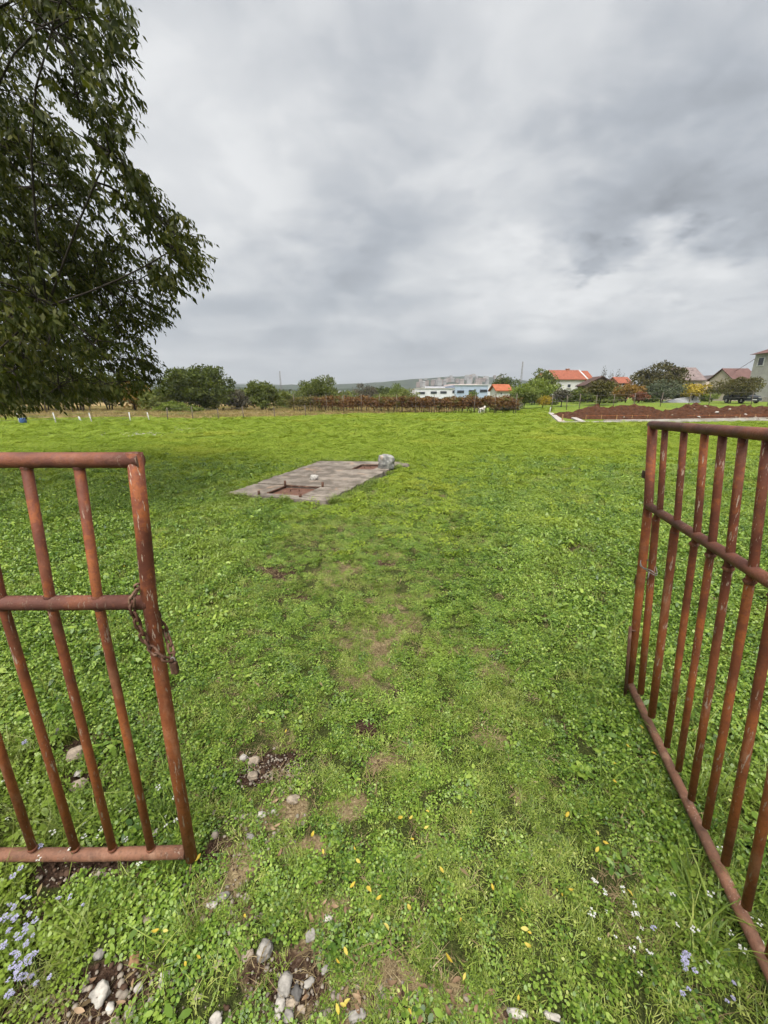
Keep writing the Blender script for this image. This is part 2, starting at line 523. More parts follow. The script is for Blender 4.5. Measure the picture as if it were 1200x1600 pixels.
gx = grade(420, 0.9, 2600.0)
u = np.linspace(0, 1, 460)
k0, k1 = math.asinh((-60 - 1.4) / 0.8), math.asinh((3200 - 1.4) / 0.8)
gy = 1.4 + 0.8 * np.sinh(k0 + (k1 - k0) * u)
X, Y = np.meshgrid(gx, gy)
Z = terrain(X, Y)
S_, D_, M_ = cover(X, Y)
Z = Z - 0.012 * S_ - (0.04 * near_slab(X, Y))
nx, ny = len(gx), len(gy)
idx = np.arange(nx * ny).reshape(ny, nx)
F = np.stack([idx[:-1, :-1], idx[:-1, 1:], idx[1:, 1:], idx[1:, :-1]], -1).reshape(-1, 4)
me = mesh_np('ground', np.stack([X, Y, Z], -1).reshape(-1, 3), F, True)
ca = me.color_attributes.new('cover', 'FLOAT_COLOR', 'POINT')
ca.data.foreach_set('color', np.stack([S_, D_, M_, np.ones_like(S_)], -1).astype(np.float32).ravel())
ground = link('ground', me, gm); ground['kind'] = 'structure'

# ------------------------------------------------------------------ ground cover (grass, clover: nobody could count it)
LEAF_G = leaf_mat('clover_green', [(0.036, 0.082, 0.010), (0.096, 0.172, 0.018), (0.170, 0.262, 0.030), (0.28, 0.37, 0.065)], 0.24, 1.1, 0.42, 0.42, (0.185, 0.260, 0.030), 0.7)
GRASS_G = leaf_mat('grass_green', [(0.058, 0.098, 0.013), (0.125, 0.192, 0.024), (0.205, 0.275, 0.040), (0.35, 0.38, 0.10)], 0.26, 1.3, 0.45, 0.4, (0.19, 0.225, 0.05), 0.6)
FIELD_G = leaf_mat('field_green', [(0.14, 0.205, 0.020), (0.20, 0.28, 0.030), (0.255, 0.335, 0.040), (0.32, 0.38, 0.065)], 0.36, 0.9, 0.7, 0.2, (0.30, 0.345, 0.045), 0.22)
STRAW = leaf_mat('dry_straw', [(0.10, 0.07, 0.035), (0.22, 0.165, 0.085), (0.36, 0.29, 0.17)], 0.2, 2.0, 0.7, 0.2)
MEADOW = leaf_mat('meadow_grass', [(0.12, 0.11, 0.035), (0.22, 0.18, 0.065), (0.32, 0.235, 0.105), (0.36, 0.32, 0.15)], 0.25, 0.5, 0.6, 0.2, (0.17, 0.20, 0.045), 0.25)

proto_col = bpy.data.collections.new('cover_sources')      # not linked: sources of the ground cover only


def blade_mesh(name, blades, mat):
    """blades: list of (list of (point,width_vector)) strips"""
    V = []; Fq = []; rn = []
    for strip in blades:
        b = len(V); r = random.random()
        for p, wv in strip:
            V.append(p - wv); V.append(p + wv); rn += [r, r]
        for i in range(len(strip) - 1):
            Fq.append((b + 2 * i, b + 2 * i + 1, b + 2 * i + 3, b + 2 * i + 2))
    me = mesh_np(name, np.array([tuple(v) for v in V]), np.array(Fq), True)
    a = me.attributes.new('rnd', 'FLOAT', 'POINT'); a.data.foreach_set('value', np.array(rn, np.float32))
    me.materials.append(mat)
    return me


def grass_blades(n, spread, h0, h1, width, lean):
    bl = []
    for _ in range(n):
        a = random.uniform(0, 2 * math.pi); r = spread * math.sqrt(random.random())
        base = Vector((r * math.cos(a), r * math.sin(a), -0.005))
        h = random.uniform(h0, h1); th = random.uniform(0, 2 * math.pi)
        out_d = Vector((math.cos(th), math.sin(th), 0)); ln = h * random.uniform(lean * .3, lean)
        side = Vector((-out_d.y, out_d.x, 0)) * width * random.uniform(.7, 1.2)
        st = []
        for i in range(4):
            q = i / 3
            st.append((base + Vector((0, 0, h * (q - 0.25 * lean * q * q))) + out_d * ln * q * q, side * (1 - 0.92 * q ** 1.5)))
        bl.append(st)
    return bl


def round_leaves(n, spread, z0, z1, size, elong=1.0, tilt=0.6, rosette=False):
    bl = []
    for i in range(n):
        a = random.uniform(0, 2 * math.pi); r = spread * math.sqrt(random.random())
        z = random.uniform(z0, z1)
        if rosette:
            a = 2 * math.pi * i / n + random.uniform(-.4, .4); r = 0.006; z = 0.006
        base = Vector((r * math.cos(a), r * math.sin(a), z))
        th = a if rosette else random.uniform(0, 2 * math.pi)
        ti = random.uniform(-tilt, tilt) if not rosette else random.uniform(.25, 1.0)
        d = Vector((math.cos(th) * math.cos(ti), math.sin(th) * math.cos(ti), math.sin(ti)))
        up = Vector((-math.cos(th) * math.sin(ti), -math.sin(th) * math.sin(ti), math.cos(ti)))
        sd = d.cross(up); ro = random.uniform(-.5, .5)
        sd = sd * math.cos(ro) + up * math.sin(ro)
        L = size * random.uniform(.65, 1.3); wd = L / elong * 0.5
        st = []
        for q, wq in ((0, .15), (.35, .95), (.75, .9), (1.0, .2)):
            st.append((base + d * L * q - Vector((0, 0, 1)) * L * 0.22 * q * q, sd * wd * wq))
        bl.append(st)
    return bl


def proto(name, blades, mat):
    o = bpy.data.objects.new(name, blade_mesh(name, blades, mat)); proto_col.objects.link(o); return o


random.seed(11)
for i in range(4): proto('a_clover%d' % i, round_leaves(105, .062, .004, .038, .0112, 1.15, .75) + grass_blades(22, .06, .02, .06, .0018, 1.0), LEAF_G)                      # 0-3 clover
for i in range(3): proto('b_grass%d' % i, grass_blades(95, .062, .014, .052, .0019, 1.25) + round_leaves(26, .06, .004, .026, .0095, 1.3, .8), GRASS_G)                   # 4-6 short grass
for i in range(2): proto('c_weed%d' % i, round_leaves(16, .045, .01, .05, .030, 1.8, .9) + round_leaves(20, .05, .01, .03, .014), LEAF_G)   # 7-8
for i in range(2): proto('d_plantain%d' % i, round_leaves(8, .02, .01, .02, .062, 2.3, .5, True) + round_leaves(5, .02, .01, .02, .042, 2.0, .5, True), LEAF_G)   # 9-10
for i in range(2): proto('e_straw%d' % i, grass_blades(70, .07, .006, .030, .0013, 2.6), STRAW)                     # 11-12
for i in range(2): proto('f_longgrass%d' % i, grass_blades(26, .04, .06, .16, .0024, 1.1), GRASS_G)                 # 13-14
for i in range(3): proto('g_turf%d' % i, grass_blades(80, .13, .03, .085, .0042, 1.2) + round_leaves(70, .13, .012, .045, .024, 1.2), FIELD_G)   # 15-17 coarse turf, seen from afar
for i in range(2): proto('h_meadow%d' % i, grass_blades(46, .24, .08, .28, .008, .9), MEADOW)                        # 18-19


def scatter(name, pts, rot, scl, ind, label, cat):
    me = bpy.data.meshes.new(name)
    me.vertices.add(len(pts)); me.vertices.foreach_set('co', pts.astype(np.float32).ravel())
    for nm, arr, ty in (('rot', rot, 'FLOAT_VECTOR'), ('scl', scl, 'FLOAT_VECTOR')):
        a = me.attributes.new(nm, ty, 'POINT'); a.data.foreach_set('vector', arr.astype(np.float32).ravel())
    a = me.attributes.new('ind', 'INT', 'POINT'); a.data.foreach_set('value', ind.astype(np.int32))
    o = bpy.data.objects.new(name, me); COL.objects.link(o)
    tag(o, label, cat, kind='stuff')
    ng_ = bpy.data.node_groups.new(name, 'GeometryNodeTree')
    ng_.interface.new_socket('Geometry', in_out='INPUT', socket_type='NodeSocketGeometry')
    ng_.interface.new_socket('Geometry', in_out='OUTPUT', socket_type='NodeSocketGeometry')
    q = NT(ng_)
    gi = q.node('NodeGroupInput'); go = q.node('NodeGroupOutput')
    ci = q.node('GeometryNodeCollectionInfo'); ci.inputs['Collection'].default_value = proto_col
    ci.inputs['Separate Children'].default_value = True; ci.inputs['Reset Children'].default_value = True
    ip = q.node('GeometryNodeInstanceOnPoints'); ip.inputs['Pick Instance'].default_value = True

    def named(nm, ty):
        n = q.node('GeometryNodeInputNamedAttribute', data_type=ty); n.inputs['Name'].default_value = nm; return n.outputs['Attribute']
    q.l.new(gi.outputs[0], ip.inputs['Points']); q.l.new(ci.outputs[0], ip.inputs['Instance'])
    q.l.new(named('ind', 'INT'), ip.inputs['Instance Index'])
    q.l.new(named('rot', 'FLOAT_VECTOR'), ip.inputs['Rotation']); q.l.new(named('scl', 'FLOAT_VECTOR'), ip.inputs['Scale'])
    q.l.new(ip.outputs[0], go.inputs[0])
    md = o.modifiers.new('scatter', 'NODES'); md.node_group = ng_
    return o


def wedge(n, y0, y1, slope=1.2, extra=1.0):
    """uniform points in the part of the field that the picture can see, with a margin"""
    Xs = []; Ys = []
    got = 0
    while got < n:
        y = rng.uniform(y0, y1, n * 2); x = rng.uniform(-1, 1, n * 2) * (slope * max(y1, 0) + extra)
        k = np.abs(x) < slope * np.maximum(y, 0) + extra
        Xs.append(x[k]); Ys.append(y[k]); got += k.sum()
    return np.concatenate(Xs)[:n], np.concatenate(Ys)[:n]


GLINE = (G(0, 1345, .05), G(290, 1325, .05))


def lay(x, y, ind, sc, tilt=0.25, zs=None):
    n = len(x); z = terrain(x, y)
    rot = np.stack([rng.normal(0, tilt, n), rng.normal(0, tilt, n), rng.uniform(0, 6.283, n)], -1)
    zs = sc if zs is None else zs
    return np.stack([x, y, z], -1), rot, np.stack([sc, sc, zs], -1), ind


def fieldpoints(n, y0, y1, extra=1.0):
    x, y = wedge(n, y0, y1, extra=extra)
    s, d, m = cover(x, y)
    return x, y, s, d, m


STONE_SPOTS = []


def hold(x, y):
    """where nothing grows: the slab and the larger stones"""
    h = near_slab(x, y, 0.05)
    for (cx, cy, rr) in STONE_SPOTS:
        h = h | (((x - cx) ** 2 + (y - cy) ** 2) < rr * rr)
    return h


# stones of the foreground: (column, row, length px, width px, tilt deg, tone, label)
ST = [(445, 1535, 48, 22, 80, 1, 'long grey cobble heading the row of river stones'), (413, 1482, 38, 24, 75, 1, 'grey cobble beside the tan one above the stone row'), (387, 1490, 24, 14, 30, 2, 'tan pebble left of the upper grey cobble'),
      (437, 1568, 30, 16, 78, 0, 'pale upright pebble below the long grey cobble'), (464, 1549, 26, 18, 70, 3, 'dark cobble on the right of the long grey cobble'), (453, 1566, 18, 15, 10, 2, 'small tan pebble below the dark cobble'),
      (450, 1586, 26, 18, 75, 1, 'grey pebble with pale streak at the end of the stone row'), (433, 1586, 13, 11, 0, 0, 'tiny pale pebble left of the streaked grey pebble'), (424, 1594, 12, 10, 0, 0, 'tiny pale pebble at the bottom of the stone row'),
      (471, 1573, 14, 12, 0, 2, 'small buff pebble right of the tan pebble'), (558, 1586, 28, 22, 10, 1, 'rounded grey stone alone at the bottom middle'), (337, 1593, 24, 20, 20, 0, 'pale round stone at the bottom edge left of the row'),
      (157, 1551, 46, 24, 55, 0, 'large chalky pale stone at the bottom left'), (171, 1573, 20, 15, 40, 0, 'oval pale pebble just below the chalky stone'), (203, 1578, 26, 15, 60, 1, 'grey oval pebble right of the oval pale one'),
      (178, 1594, 18, 13, 30, 2, 'tan pebble cut by the bottom edge'), (216, 1541, 22, 10, 60, 0, 'narrow pale pebble in the bottom left grass'), (235, 1562, 18, 11, 65, 1, 'grey pebble near the dry stems'),
      (210, 1498, 20, 17, 20, 4, 'rusty orange rounded stone in the clover'), (257, 1523, 20, 14, 20, 0, 'pale pebble right of the orange stone'), (228, 1437, 13, 15, 80, 2, 'buff pebble in the clover below the left gate'),
      (154, 1487, 16, 16, 0, 1, 'bluish grey pebble half hidden in clover'), (330, 1413, 14, 18, 80, 0, 'pale pebble at the edge of the soil strip'), (348, 1400, 24, 12, 20, 1, 'flat grey stone above the pale pebble'),
      (317, 1433, 13, 10, 30, 2, 'small buff pebble left of the pale pebble'), (340, 1504, 26, 9, 50, 2, 'thin tan stone sliver in the grass'), (485, 1460, 20, 15, 30, 1, 'grey stone sunk in the grass above the row'),
      (511, 1433, 14, 16, 70, 0, 'pale stone sunk in dry grass'), (483, 1533, 20, 14, 30, 1, 'grey stone right of the row head'), (508, 1512, 16, 12, 20, 1, 'small grey stone in the dry grass'),
      (458, 1248, 16, 20, 80, 2, 'cream stone above the dry patch'), (380, 1182, 10, 12, 80, 0, 'pale pebble at the left of the bare soil'), (396, 1188, 20, 12, 10, 2, 'buff stone in the bare soil'), (395, 1210, 18, 12, 10, 2, 'tan stone at the lower edge of the bare soil'),
      (409, 1271, 15, 10, 10, 0, 'white pebble left of the straw patch'), (391, 1305, 10, 14, 80, 1, 'grey pebble below the white one'), (118, 1181, 34, 16, 25, 2, 'flat brownish stone seen through the left gate'), (86, 1145, 18, 11, 20, 1, 'grey stone behind the left gate bars'),
      (122, 1225, 30, 14, 10, 2, 'flat tan stone behind the left gate near the soil'), (122, 1208, 14, 8, 10, 0, 'pale chip between the flat stones behind the gate'), (243, 1300, 14, 9, 20, 0, 'white pebble behind the left gate end post'),
      (809, 1583, 16, 36, 80, 0, 'pale stone at the bottom right of the middle'), (863, 1585, 12, 28, 75, 0, 'pale upright stone at the bottom right'), (832, 1333, 10, 9, 0, 0, 'white pebble in the clover left of the white flowers'),
      (810, 1314, 11, 7, 10, 0, 'cream chip in the clover'), (335, 1228, 10, 8, 0, 1, 'grey pebble left of the straw patch'), (427, 1265, 10, 7, 0, 0, 'cream chip beside the straw patch')]
for q in ST:
    c = G(q[0], q[1]); STONE_SPOTS.append((c.x, c.y, .014 + .5 * (G(q[0] + q[2] / 2, q[1]) - c).length))

# near turf
parts = []
for (n, y0, y1, sc0) in ((8000, -0.3, 2.6, 0.92), (19000, 2.6, 6.5, 1.08), (13000, 6.5, 11.0, 1.35)):
    x, y, s, d, m = fieldpoints(n, y0, y1)
    veg = fbm(x, y, 1.6, 3, 71); rich = fbm(x, y, 0.7, 3, 81)
    p = rng.random(n)
    keep = (p < (1 - 0.96 * s) * (1 - 0.5 * d) * (1 - sstep(6.0, 11.0, y))) & ~hold(x, y)
    lush = sstep(0.25, 1.3, np.abs(x) - 0.12 * y)              # untrodden sides grow taller
    kind = np.where(veg + rng.normal(0, .15, n) < 0.43, 4 + rng.integers(0, 3, n), rng.integers(0, 4, n))
    wd = rng.random(n)
    kind = np.where(wd < 0.03 + 0.07 * lush, 7 + rng.integers(0, 2, n), kind)
    kind = np.where((wd > 0.994 - 0.008 * lush) & (lush > .3), 9 + rng.integers(0, 2, n), kind)
    kind = np.where((d > 0.35) & (rng.random(n) < 0.55), 4 + rng.integers(0, 3, n), kind)
    sc = sc0 * rng.uniform(.7, 1.25, n) * (0.82 + 0.28 * lush) * (0.75 + 0.5 * rich) * (1 - 0.3 * d)
    zs = sc * (0.65 + 0.6 * lush)
    parts.append([a[keep] for a in lay(x, y, kind, sc, .22, zs)])
x, y, s, d, m = fieldpoints(6500, -0.2, 7.0)
keep = (rng.random(len(x)) < (1 - .95 * s) * np.exp(-((x + .1) / (0.9 + .1 * y)) ** 2)) & ~hold(x, y)
sc = rng.uniform(.55, .95, len(x))
parts.append([a[keep] for a in lay(x, y, 4 + rng.integers(0, 3, len(x)), sc, .2, sc * .7)])
# grass creeping over the edges of the slab
ex, ey = [], []
for i in range(4):
    (ax, ay), (bx_, by_) = SLAB[i], SLAB[(i + 1) % 4]
    n = 420; q = rng.random(n); off = rng.normal(0.08, .04, n); L_ = math.hypot(bx_ - ax, by_ - ay)
    on = fbm(q * L_, np.full(n, i * 3.3), 1.6, 3, 15) > .38
    ex.append((ax + (bx_ - ax) * q + (by_ - ay) / L_ * off)[on]); ey.append((ay + (by_ - ay) * q - (bx_ - ax) / L_ * off)[on])
ex = np.concatenate(ex); ey = np.concatenate(ey)
e4 = lay(ex, ey, np.where(rng.random(len(ex)) < .2, 13 + rng.integers(0, 2, len(ex)), 4 + rng.integers(0, 3, len(ex))), rng.uniform(.7, 1.3, len(ex)), .3)
e4[0][:, 2] += 0.02
parts.append(list(e4))
# dry thatch in the worn patches
x, y, s, d, m = fieldpoints(15000, -0.2, 6.0)
keep = (rng.random(len(x)) < d * 0.9 + 0.10) & ~hold(x, y)
parts.append([a[keep] for a in lay(x, y, 11 + rng.integers(0, 2, len(x)), rng.uniform(.6, 1.2, len(x)), .15)])
# longer grass beside the gates
x, y = wedge(5200, -0.2, 5.0)
s, d, m = cover(x, y)
b = np.abs(y - 0.93) + 8 * np.maximum(0, x + 0.6)
tall = np.maximum(np.exp(-(np.maximum(0, np.abs(y - 0.9) - .12) / .12) ** 2) * (x < -0.55), np.exp(-((x - 1.05 - 0.17 * y) / .28) ** 2) * (y < 2.2))
tall = np.maximum(tall, sstep(0.6, 0.72, fbm(x, y, 1.1, 2, 91)) * sstep(.7, 1.6, np.abs(x) - .1 * y) * .6)
keep = (rng.random(len(x)) < tall * (1 - .9 * s)) & ~hold(x, y)
parts.append([a[keep] for a in lay(x, y, 13 + rng.integers(0, 2, len(x)), rng.uniform(.6, 1.15, len(x)), .25)])
cat4 = lambda ps: [np.concatenate([p[i] for p in ps]) for i in range(4)]
scatter('near_turf', *cat4(parts), 'clover, short grass and weeds covering the ground between the gates', 'grass')

parts = []
x, y, s, d, m = fieldpoints(29000, 3.5, 15, 1.5)
keep = (rng.random(len(x)) < (1 - .9 * s) * (1 - .4 * d) * sstep(3.0, 10.0, y + rng.normal(0, .8, len(x)))) & ~hold(x, y)
sc = rng.uniform(.6, 1.05, len(x)) * (0.75 + 0.6 * fbm(x, y, .6, 3, 101))
parts.append([a[keep] for a in lay(x, y, 15 + rng.integers(0, 3, len(x)), sc, .2, sc * rng.uniform(.6, 1.1, len(x)))])
x, y, s, d, m = fieldpoints(40000, 15, 42, 2.0)
keep = (m < .5) & (rng.random(len(x)) < 1 - .35 * d)
keep &= ~((x > .44 * y - .6) & (y > 23.5))
sc = rng.uniform(1.0, 1.9, len(x)); 
parts.append([a[keep] for a in lay(x, y, 15 + rng.integers(0, 3, len(x)), sc, .2, sc * rng.uniform(.45, .8, len(x)))])
scatter('field_turf', *cat4(parts), 'mown bright green field grass stretching to the fences', 'grass')

x, y, s, d, m = fieldpoints(16000, 26, 62, 3.0)
keep = (rng.random(len(x)) < m)
sc = rng.uniform(.6, 1.3, len(x))
scatter('dry_meadow', *[a[keep] for a in lay(x, y, 18 + rng.integers(0, 2, len(x)), sc, .15)], 'uncut brown and olive meadow grass behind the left wire fence', 'grass')
#PART2

# ------------------------------------------------------------------ gates
def on_plane(px, py, p0, nrm):
    d = ray(px, py); o = Vector((0, 0, CAM_H))
    return o + d * ((p0 - o).dot(nrm) / d.dot(nrm))


def lerp(a, b, q): return a + (b - a) * q


YL = G(297, 1328, 0.075).y
gl = empty('iron_gate', (A(297, 1328, YL).x, YL, 0), 'closed rusty red tube gate leaf on the left with a chain on its end post', 'gate')
L = lambda px, py: A(px, py, YL)
rows = {'t': 725, 'm': 941, 'b': 1331}
pt, pm, pb = L(212, 719), L(234, 941), L(297, 1331)
ztop, zmid, zbot = pt.z, pm.z, pb.z
XH = pb.x - 1.72
MB().tube([Vector((XH - .02, YL, ztop)), Vector((pt.x - 0.2, YL, ztop)), Vector((pt.x + .012, YL, ztop))], .0185, 16).build('top_rail', RAIL, gl)
MB().tube([Vector((XH, YL, zmid - .012)), Vector((pm.x, YL, zmid))], .0195, 16).build('middle_rail', RAIL, gl)
MB().tube([Vector((XH, YL, zbot - .015)), Vector((pb.x - .3, YL, zbot - .012)), Vector((pb.x - .012, YL, zbot))], .0190, 16).build('bottom_rail', BOTT, gl)
MB().tube([pt + Vector((0, 0, .017)), lerp(pt, pm, .5) + Vector((.001, 0, 0)), pm, lerp(pm, pb, .5) + Vector((-.002, 0, 0)), pb + Vector((0, 0, -.03))], [.0175, .0175, .018, .018, .0175], 18).build('end_post', GATE, gl)
barpts = [((125, 735), (154, 942), (235, 1322)), ((43, 735), (80, 942), (176, 1326)), ((-42, 735), (4, 943), (119, 1330)), ((-128, 735), (-76, 943), (54, 1333))]
bx = [tuple(L(*q).x for q in b3) for b3 in barpts]
stp = bx[3][1] - bx[2][1]
while bx[-1][1] + stp > XH + .06:
    bx.append((bx[-1][0] + stp, bx[-1][1] + stp, bx[-1][2] + stp))
for a_, b_, c_ in bx:
    MB().tube([Vector((a_, YL, ztop - .015)), Vector((b_, YL, zmid)), Vector((lerp(b_, c_, .5) - .002, YL + .002, lerp(zmid, zbot, .5))), Vector((c_, YL, zbot + .01))], .0114, 14).build('bar', GATE, gl)
for a_, b_, c_ in bx[:5]:
    for xx, zz, rr in ((a_, ztop - .017, .0138), (b_, zmid + .016, .0138), (b_, zmid - .017, .0138), (c_, zbot + .0175, .014)):
        MB().tube([Vector((xx, YL, zz - .005)), Vector((xx, YL, zz)), Vector((xx, YL, zz + .005))], [.0117, rr, .0117], 12, cap=False).build('weld', RAIL, gl)
MB().tube([Vector((XH, YL, zbot - .03)), Vector((XH, YL, ztop + .01))], .021, 14).build('hinge_stile', GATE, gl)
# the post that carries it (off to the left)
gp = MB().tube([Vector((XH - .12, YL, -.3)), Vector((XH - .12, YL, 1.55))], .045, 16)
gp.tube([Vector((XH - .13, YL, .3)), Vector((XH, YL, .3))], .012, 8); gp.tube([Vector((XH - .13, YL, 1.15)), Vector((XH, YL, 1.15))], .012, 8)
tag(gp.build('gate_post', GATE), 'rusty steel post that carries the left gate leaf', 'post')

# right leaf, swung inwards, leaning a little
q0 = G(986, 1072, 0.075); q1 = G(1200, 1512, 0.06)
qt = A(1020, 664, q0.y + .01)
nrm = (q1 - q0).cross(qt - q0).normalized()
Q = lambda px, py: on_plane(px, py, q0, nrm)
gr = empty('iron_gate', (q0.x, q0.y, 0), 'open rusty red tube gate leaf on the right with a wire loop', 'gate')
udir = (q1 - q0).normalized()
LEN = 1.72
tA, tB = Q(1020, 664), Q(1200, 679)
mA, mB_ = Q(1013, 790), Q(1200, 907)
bA, bB = Q(984, 1068), Q(1200, 1512)


def ext(a, b, n=LEN): return a + (b - a).normalized() * n


tE, mE, bE = ext(tA, tB), ext(mA, mB_), ext(bA, bB)
MB().tube([tA + (tA - tB).normalized() * .016, lerp(tA, tE, .5), tE], .0165, 16).build('top_rail', RAIL, gr)
MB().tube([mA, lerp(mA, mE, .5), mE], .0165, 16).build('middle_rail', RAIL, gr)
MB().tube([bA, lerp(bA, bE, .5), bE], .0175, 16).build('bottom_rail', BOTT, gr)
MB().tube([tA, mA, lerp(mA, bA, .55), bA + Vector((0, 0, -.03))], .0180, 18).build('end_post', GATE, gr)
rb = [((1039, 674), (1031, 797), (1025, 811), (1001, 1083), .0165), ((1069, 676), (1058, 813), (1054, 830), (1018, 1119), .0175), ((1101, 680), (1089, 832), (1085, 849), (1042, 1166), .0132),
      ((1129, 683), (1113, 846), (1110, 866), (1060, 1203), .0132), ((1161, 686), (1141, 863), (1138, 887), (1080, 1248), .0135), ((1199, 690), (1177, 885), (1172, 907), (1103, 1291), .0135),
      ((1240, 694), (1217, 910), (1211, 930), (1133, 1348), .0138), ((1290, 700), (1265, 940), (1255, 965), (1166, 1417), .0138)]
P3 = []
for a_, b_, c_, d_, r_ in rb:
    p = [Q(*a_), Q(*b_), Q(*c_), Q(*d_)]
    P3.append(p)
    MB().tube([p[0] + (p[0] - p[1]).normalized() * .03, lerp(p[0], p[1], .5), p[1], p[2], lerp(p[2], p[3], .5) + udir * .002, p[3]], [.0112, .0112, .0112, r_ * .84, r_ * .84, r_ * .84], 14).build('bar', GATE, gr)
st_ = (P3[6][3] - P3[3][3]) / 3
stt = (P3[5][0] - P3[2][0]) / 3
last = P3[7]
k = 1
while ((last[3] + st_ * k) - bA).length < LEN - .05 and k < 9:
    MB().tube([ext(tA, tB, (P3[5][0] - tA).length + stt.length * (k + 2)), ext(mA, mB_, (P3[5][1] - mA).length + st_.length * (k + 2)), last[3] + st_ * k], .0135, 12).build('bar', GATE, gr)
    k += 1
MB().tube([tE, mE, bE + Vector((0, 0, -.03))], .021, 14).build('hinge_stile', GATE, gr)
side = nrm if nrm.x < 0 else -nrm            # towards the opening
for (px, py, hh) in ((1005, 743, .032), (993, 910, .045)):
    c = Q(px + 5, py)
    m_ = MB(); M = Matrix.Translation(c - udir * .024 + side * .002) @ Matrix.Rotation(math.atan2(udir.y, udir.x), 4, 'Z')
    m_.box(None, (.03, .008, hh), M=M).build('latch_plate', CHAINM, gr, .001)
c0, c1 = Q(996, 980), Q(988, 1086)
rod = MB().tube([c0 + side * .03, lerp(c0, c1, .5) + side * .031, c1 + side * .03 + Vector((0, 0, -.02))], .0075, 10)
rod.tube([c0 + side * .03 + Vector((0, 0, -.02)), c0 + side * .005 + Vector((0, 0, -.02))], .005, 8)
rod.build('drop_bolt', CHAINM, gr)
# welds under the middle rail
for p in P3[:7]:
    dq = (p[3] - p[2]).normalized()
    MB().tube([p[2] - dq * .004, p[2] + dq * .003, p[2] + dq * .009], [.0135, .0158, .0122], 12, cap=False).build('weld', RAIL, gr)
gp = MB().tube([bE + udir * .12 + Vector((0, 0, -.3)), bE + udir * .12 + Vector((0, 0, 1.5))], .045, 16)
gp.tube([bE + Vector((0, 0, .3)), bE + udir * .13 + Vector((0, 0, .3))], .012, 8)
tag(gp.build('gate_post', GATE), 'rusty steel post that carries the right gate leaf', 'post')
# wire loop round end post and first bar
wp = []
ca_, cb_ = Q(1007, 884), Q(1020, 890)
for i in range(40):
    an = 2 * math.pi * i / 40
    wp.append((ca_ + cb_) / 2 + udir * math.cos(an) * ((cb_ - ca_).length / 2 + .021) + side * math.sin(an) * .024 + Vector((0, 0, -.004 * math.cos(an) + .006 * math.sin(2 * an))))
wl = MB().tube(wp, .0022, 6, closed=True)
wl.tube([p + Vector((0, 0, .007 + .004 * math.sin(i * .5))) for i, p in enumerate(wp)], .0022, 6, closed=True)
wl.tube([cb_ + udir * .02 + side * .02, cb_ + udir * .035 + side * .026 + Vector((0, 0, -.03))], .002, 6)
tag(wl.build('wire_loop', WIRE), 'twisted wire loop tied round the right gate post and bar', 'wire')


# chain and padlock on the left end post
def link_mesh():
    pts = []
    for i in range(20):
        an = 2 * math.pi * i / 20
        x = math.cos(an) * .0065; y = math.sin(an) * .0065 + (.0075 if math.sin(an) > 0.001 else -.0075 if math.sin(an) < -.001 else 0)
        pts.append((x, y, 0))
    return MB().tube(pts, .0034, 6, closed=True).mesh('link')


path = []
F_ = YL - .032                                    # in front of the post
for px, py, yy in ((214, 922, F_ + .008), (206, 934, F_ - .002), (206, 950, F_ - .004), (212, 966, F_ - .002), (218, 982, F_), (225, 997, F_), (233, 1010, F_ - .001), (242, 1019, F_ - .002),
                   (252, 1026, F_ - .003), (262, 1031, F_), (269, 1026, F_ + .018), (266, 1010, YL + .006), (262, 997, YL + .020), (258, 985, YL + .03), (245, 960, YL + .036), (232, 938, YL + .034), (222, 922, YL + .022), (214, 914, YL + .0)):
    path.append(A(px, py, yy))
# resample
seg = [0.0]
for i in range(1, len(path)): seg.append(seg[-1] + (path[i] - path[i - 1]).length)
ch = empty('chain', path[9], 'rusty steel chain wrapped round the left gate end post', 'chain')
lm = link_mesh(); lm.materials.append(CHAINM)
nl_ = int(seg[-1] / .0205)


def along(d):
    for i in range(1, len(path)):
        if d <= seg[i]: return lerp(path[i - 1], path[i], (d - seg[i - 1]) / (seg[i] - seg[i - 1]))
    return path[-1]


for i in range(nl_):
    d0 = seg[-1] * (i + .5) / nl_
    p = along(d0); tg = (along(min(seg[-1], d0 + .01)) - along(max(0, d0 - .01))).normalized()
    o = link('link', lm, None, ch)
    Mq = tg.to_track_quat('Y', 'Z').to_matrix().to_4x4() @ Matrix.Rotation(R(90) * (i % 2) + R(random.uniform(25, 60)), 4, 'Y')
    o.matrix_local = Matrix.Translation(p - path[9]) @ Mq
pc = A(269, 1037, F_ + .008)
pl = empty('padlock', pc, 'small rusty padlock hanging from the gate chain', 'padlock')
MB().box(pc + Vector((.004, 0, -.012)), (.018, .012, .036)).build('lock_body', CHAINM, pl, .002)
sh = [pc + Vector((.004 + .006 * math.cos(a), 0, .008 + .012 * math.sin(a))) for a in np.linspace(0, math.pi, 9)]
MB().tube(sh, .002, 6, cap=True).build('shackle', WIRE, pl)

# ------------------------------------------------------------------ concrete slab with two hatches
sl = empty('concrete_slab', (*[sum(q[i] for q in SLAB) / 4 for i in (0, 1)], 0), 'old weathered concrete slab with two rusty hatches set in the lawn', 'slab')
SA, SB, SC, SD = [Vector((q[0], q[1], 0)) for q in SLAB]
ZS = 0.07


def sp(u_, v_):          # u across (0 left..1 right), v along (0 near..1 far)
    return lerp(lerp(SA, SB, u_), lerp(SD, SC, u_), v_)


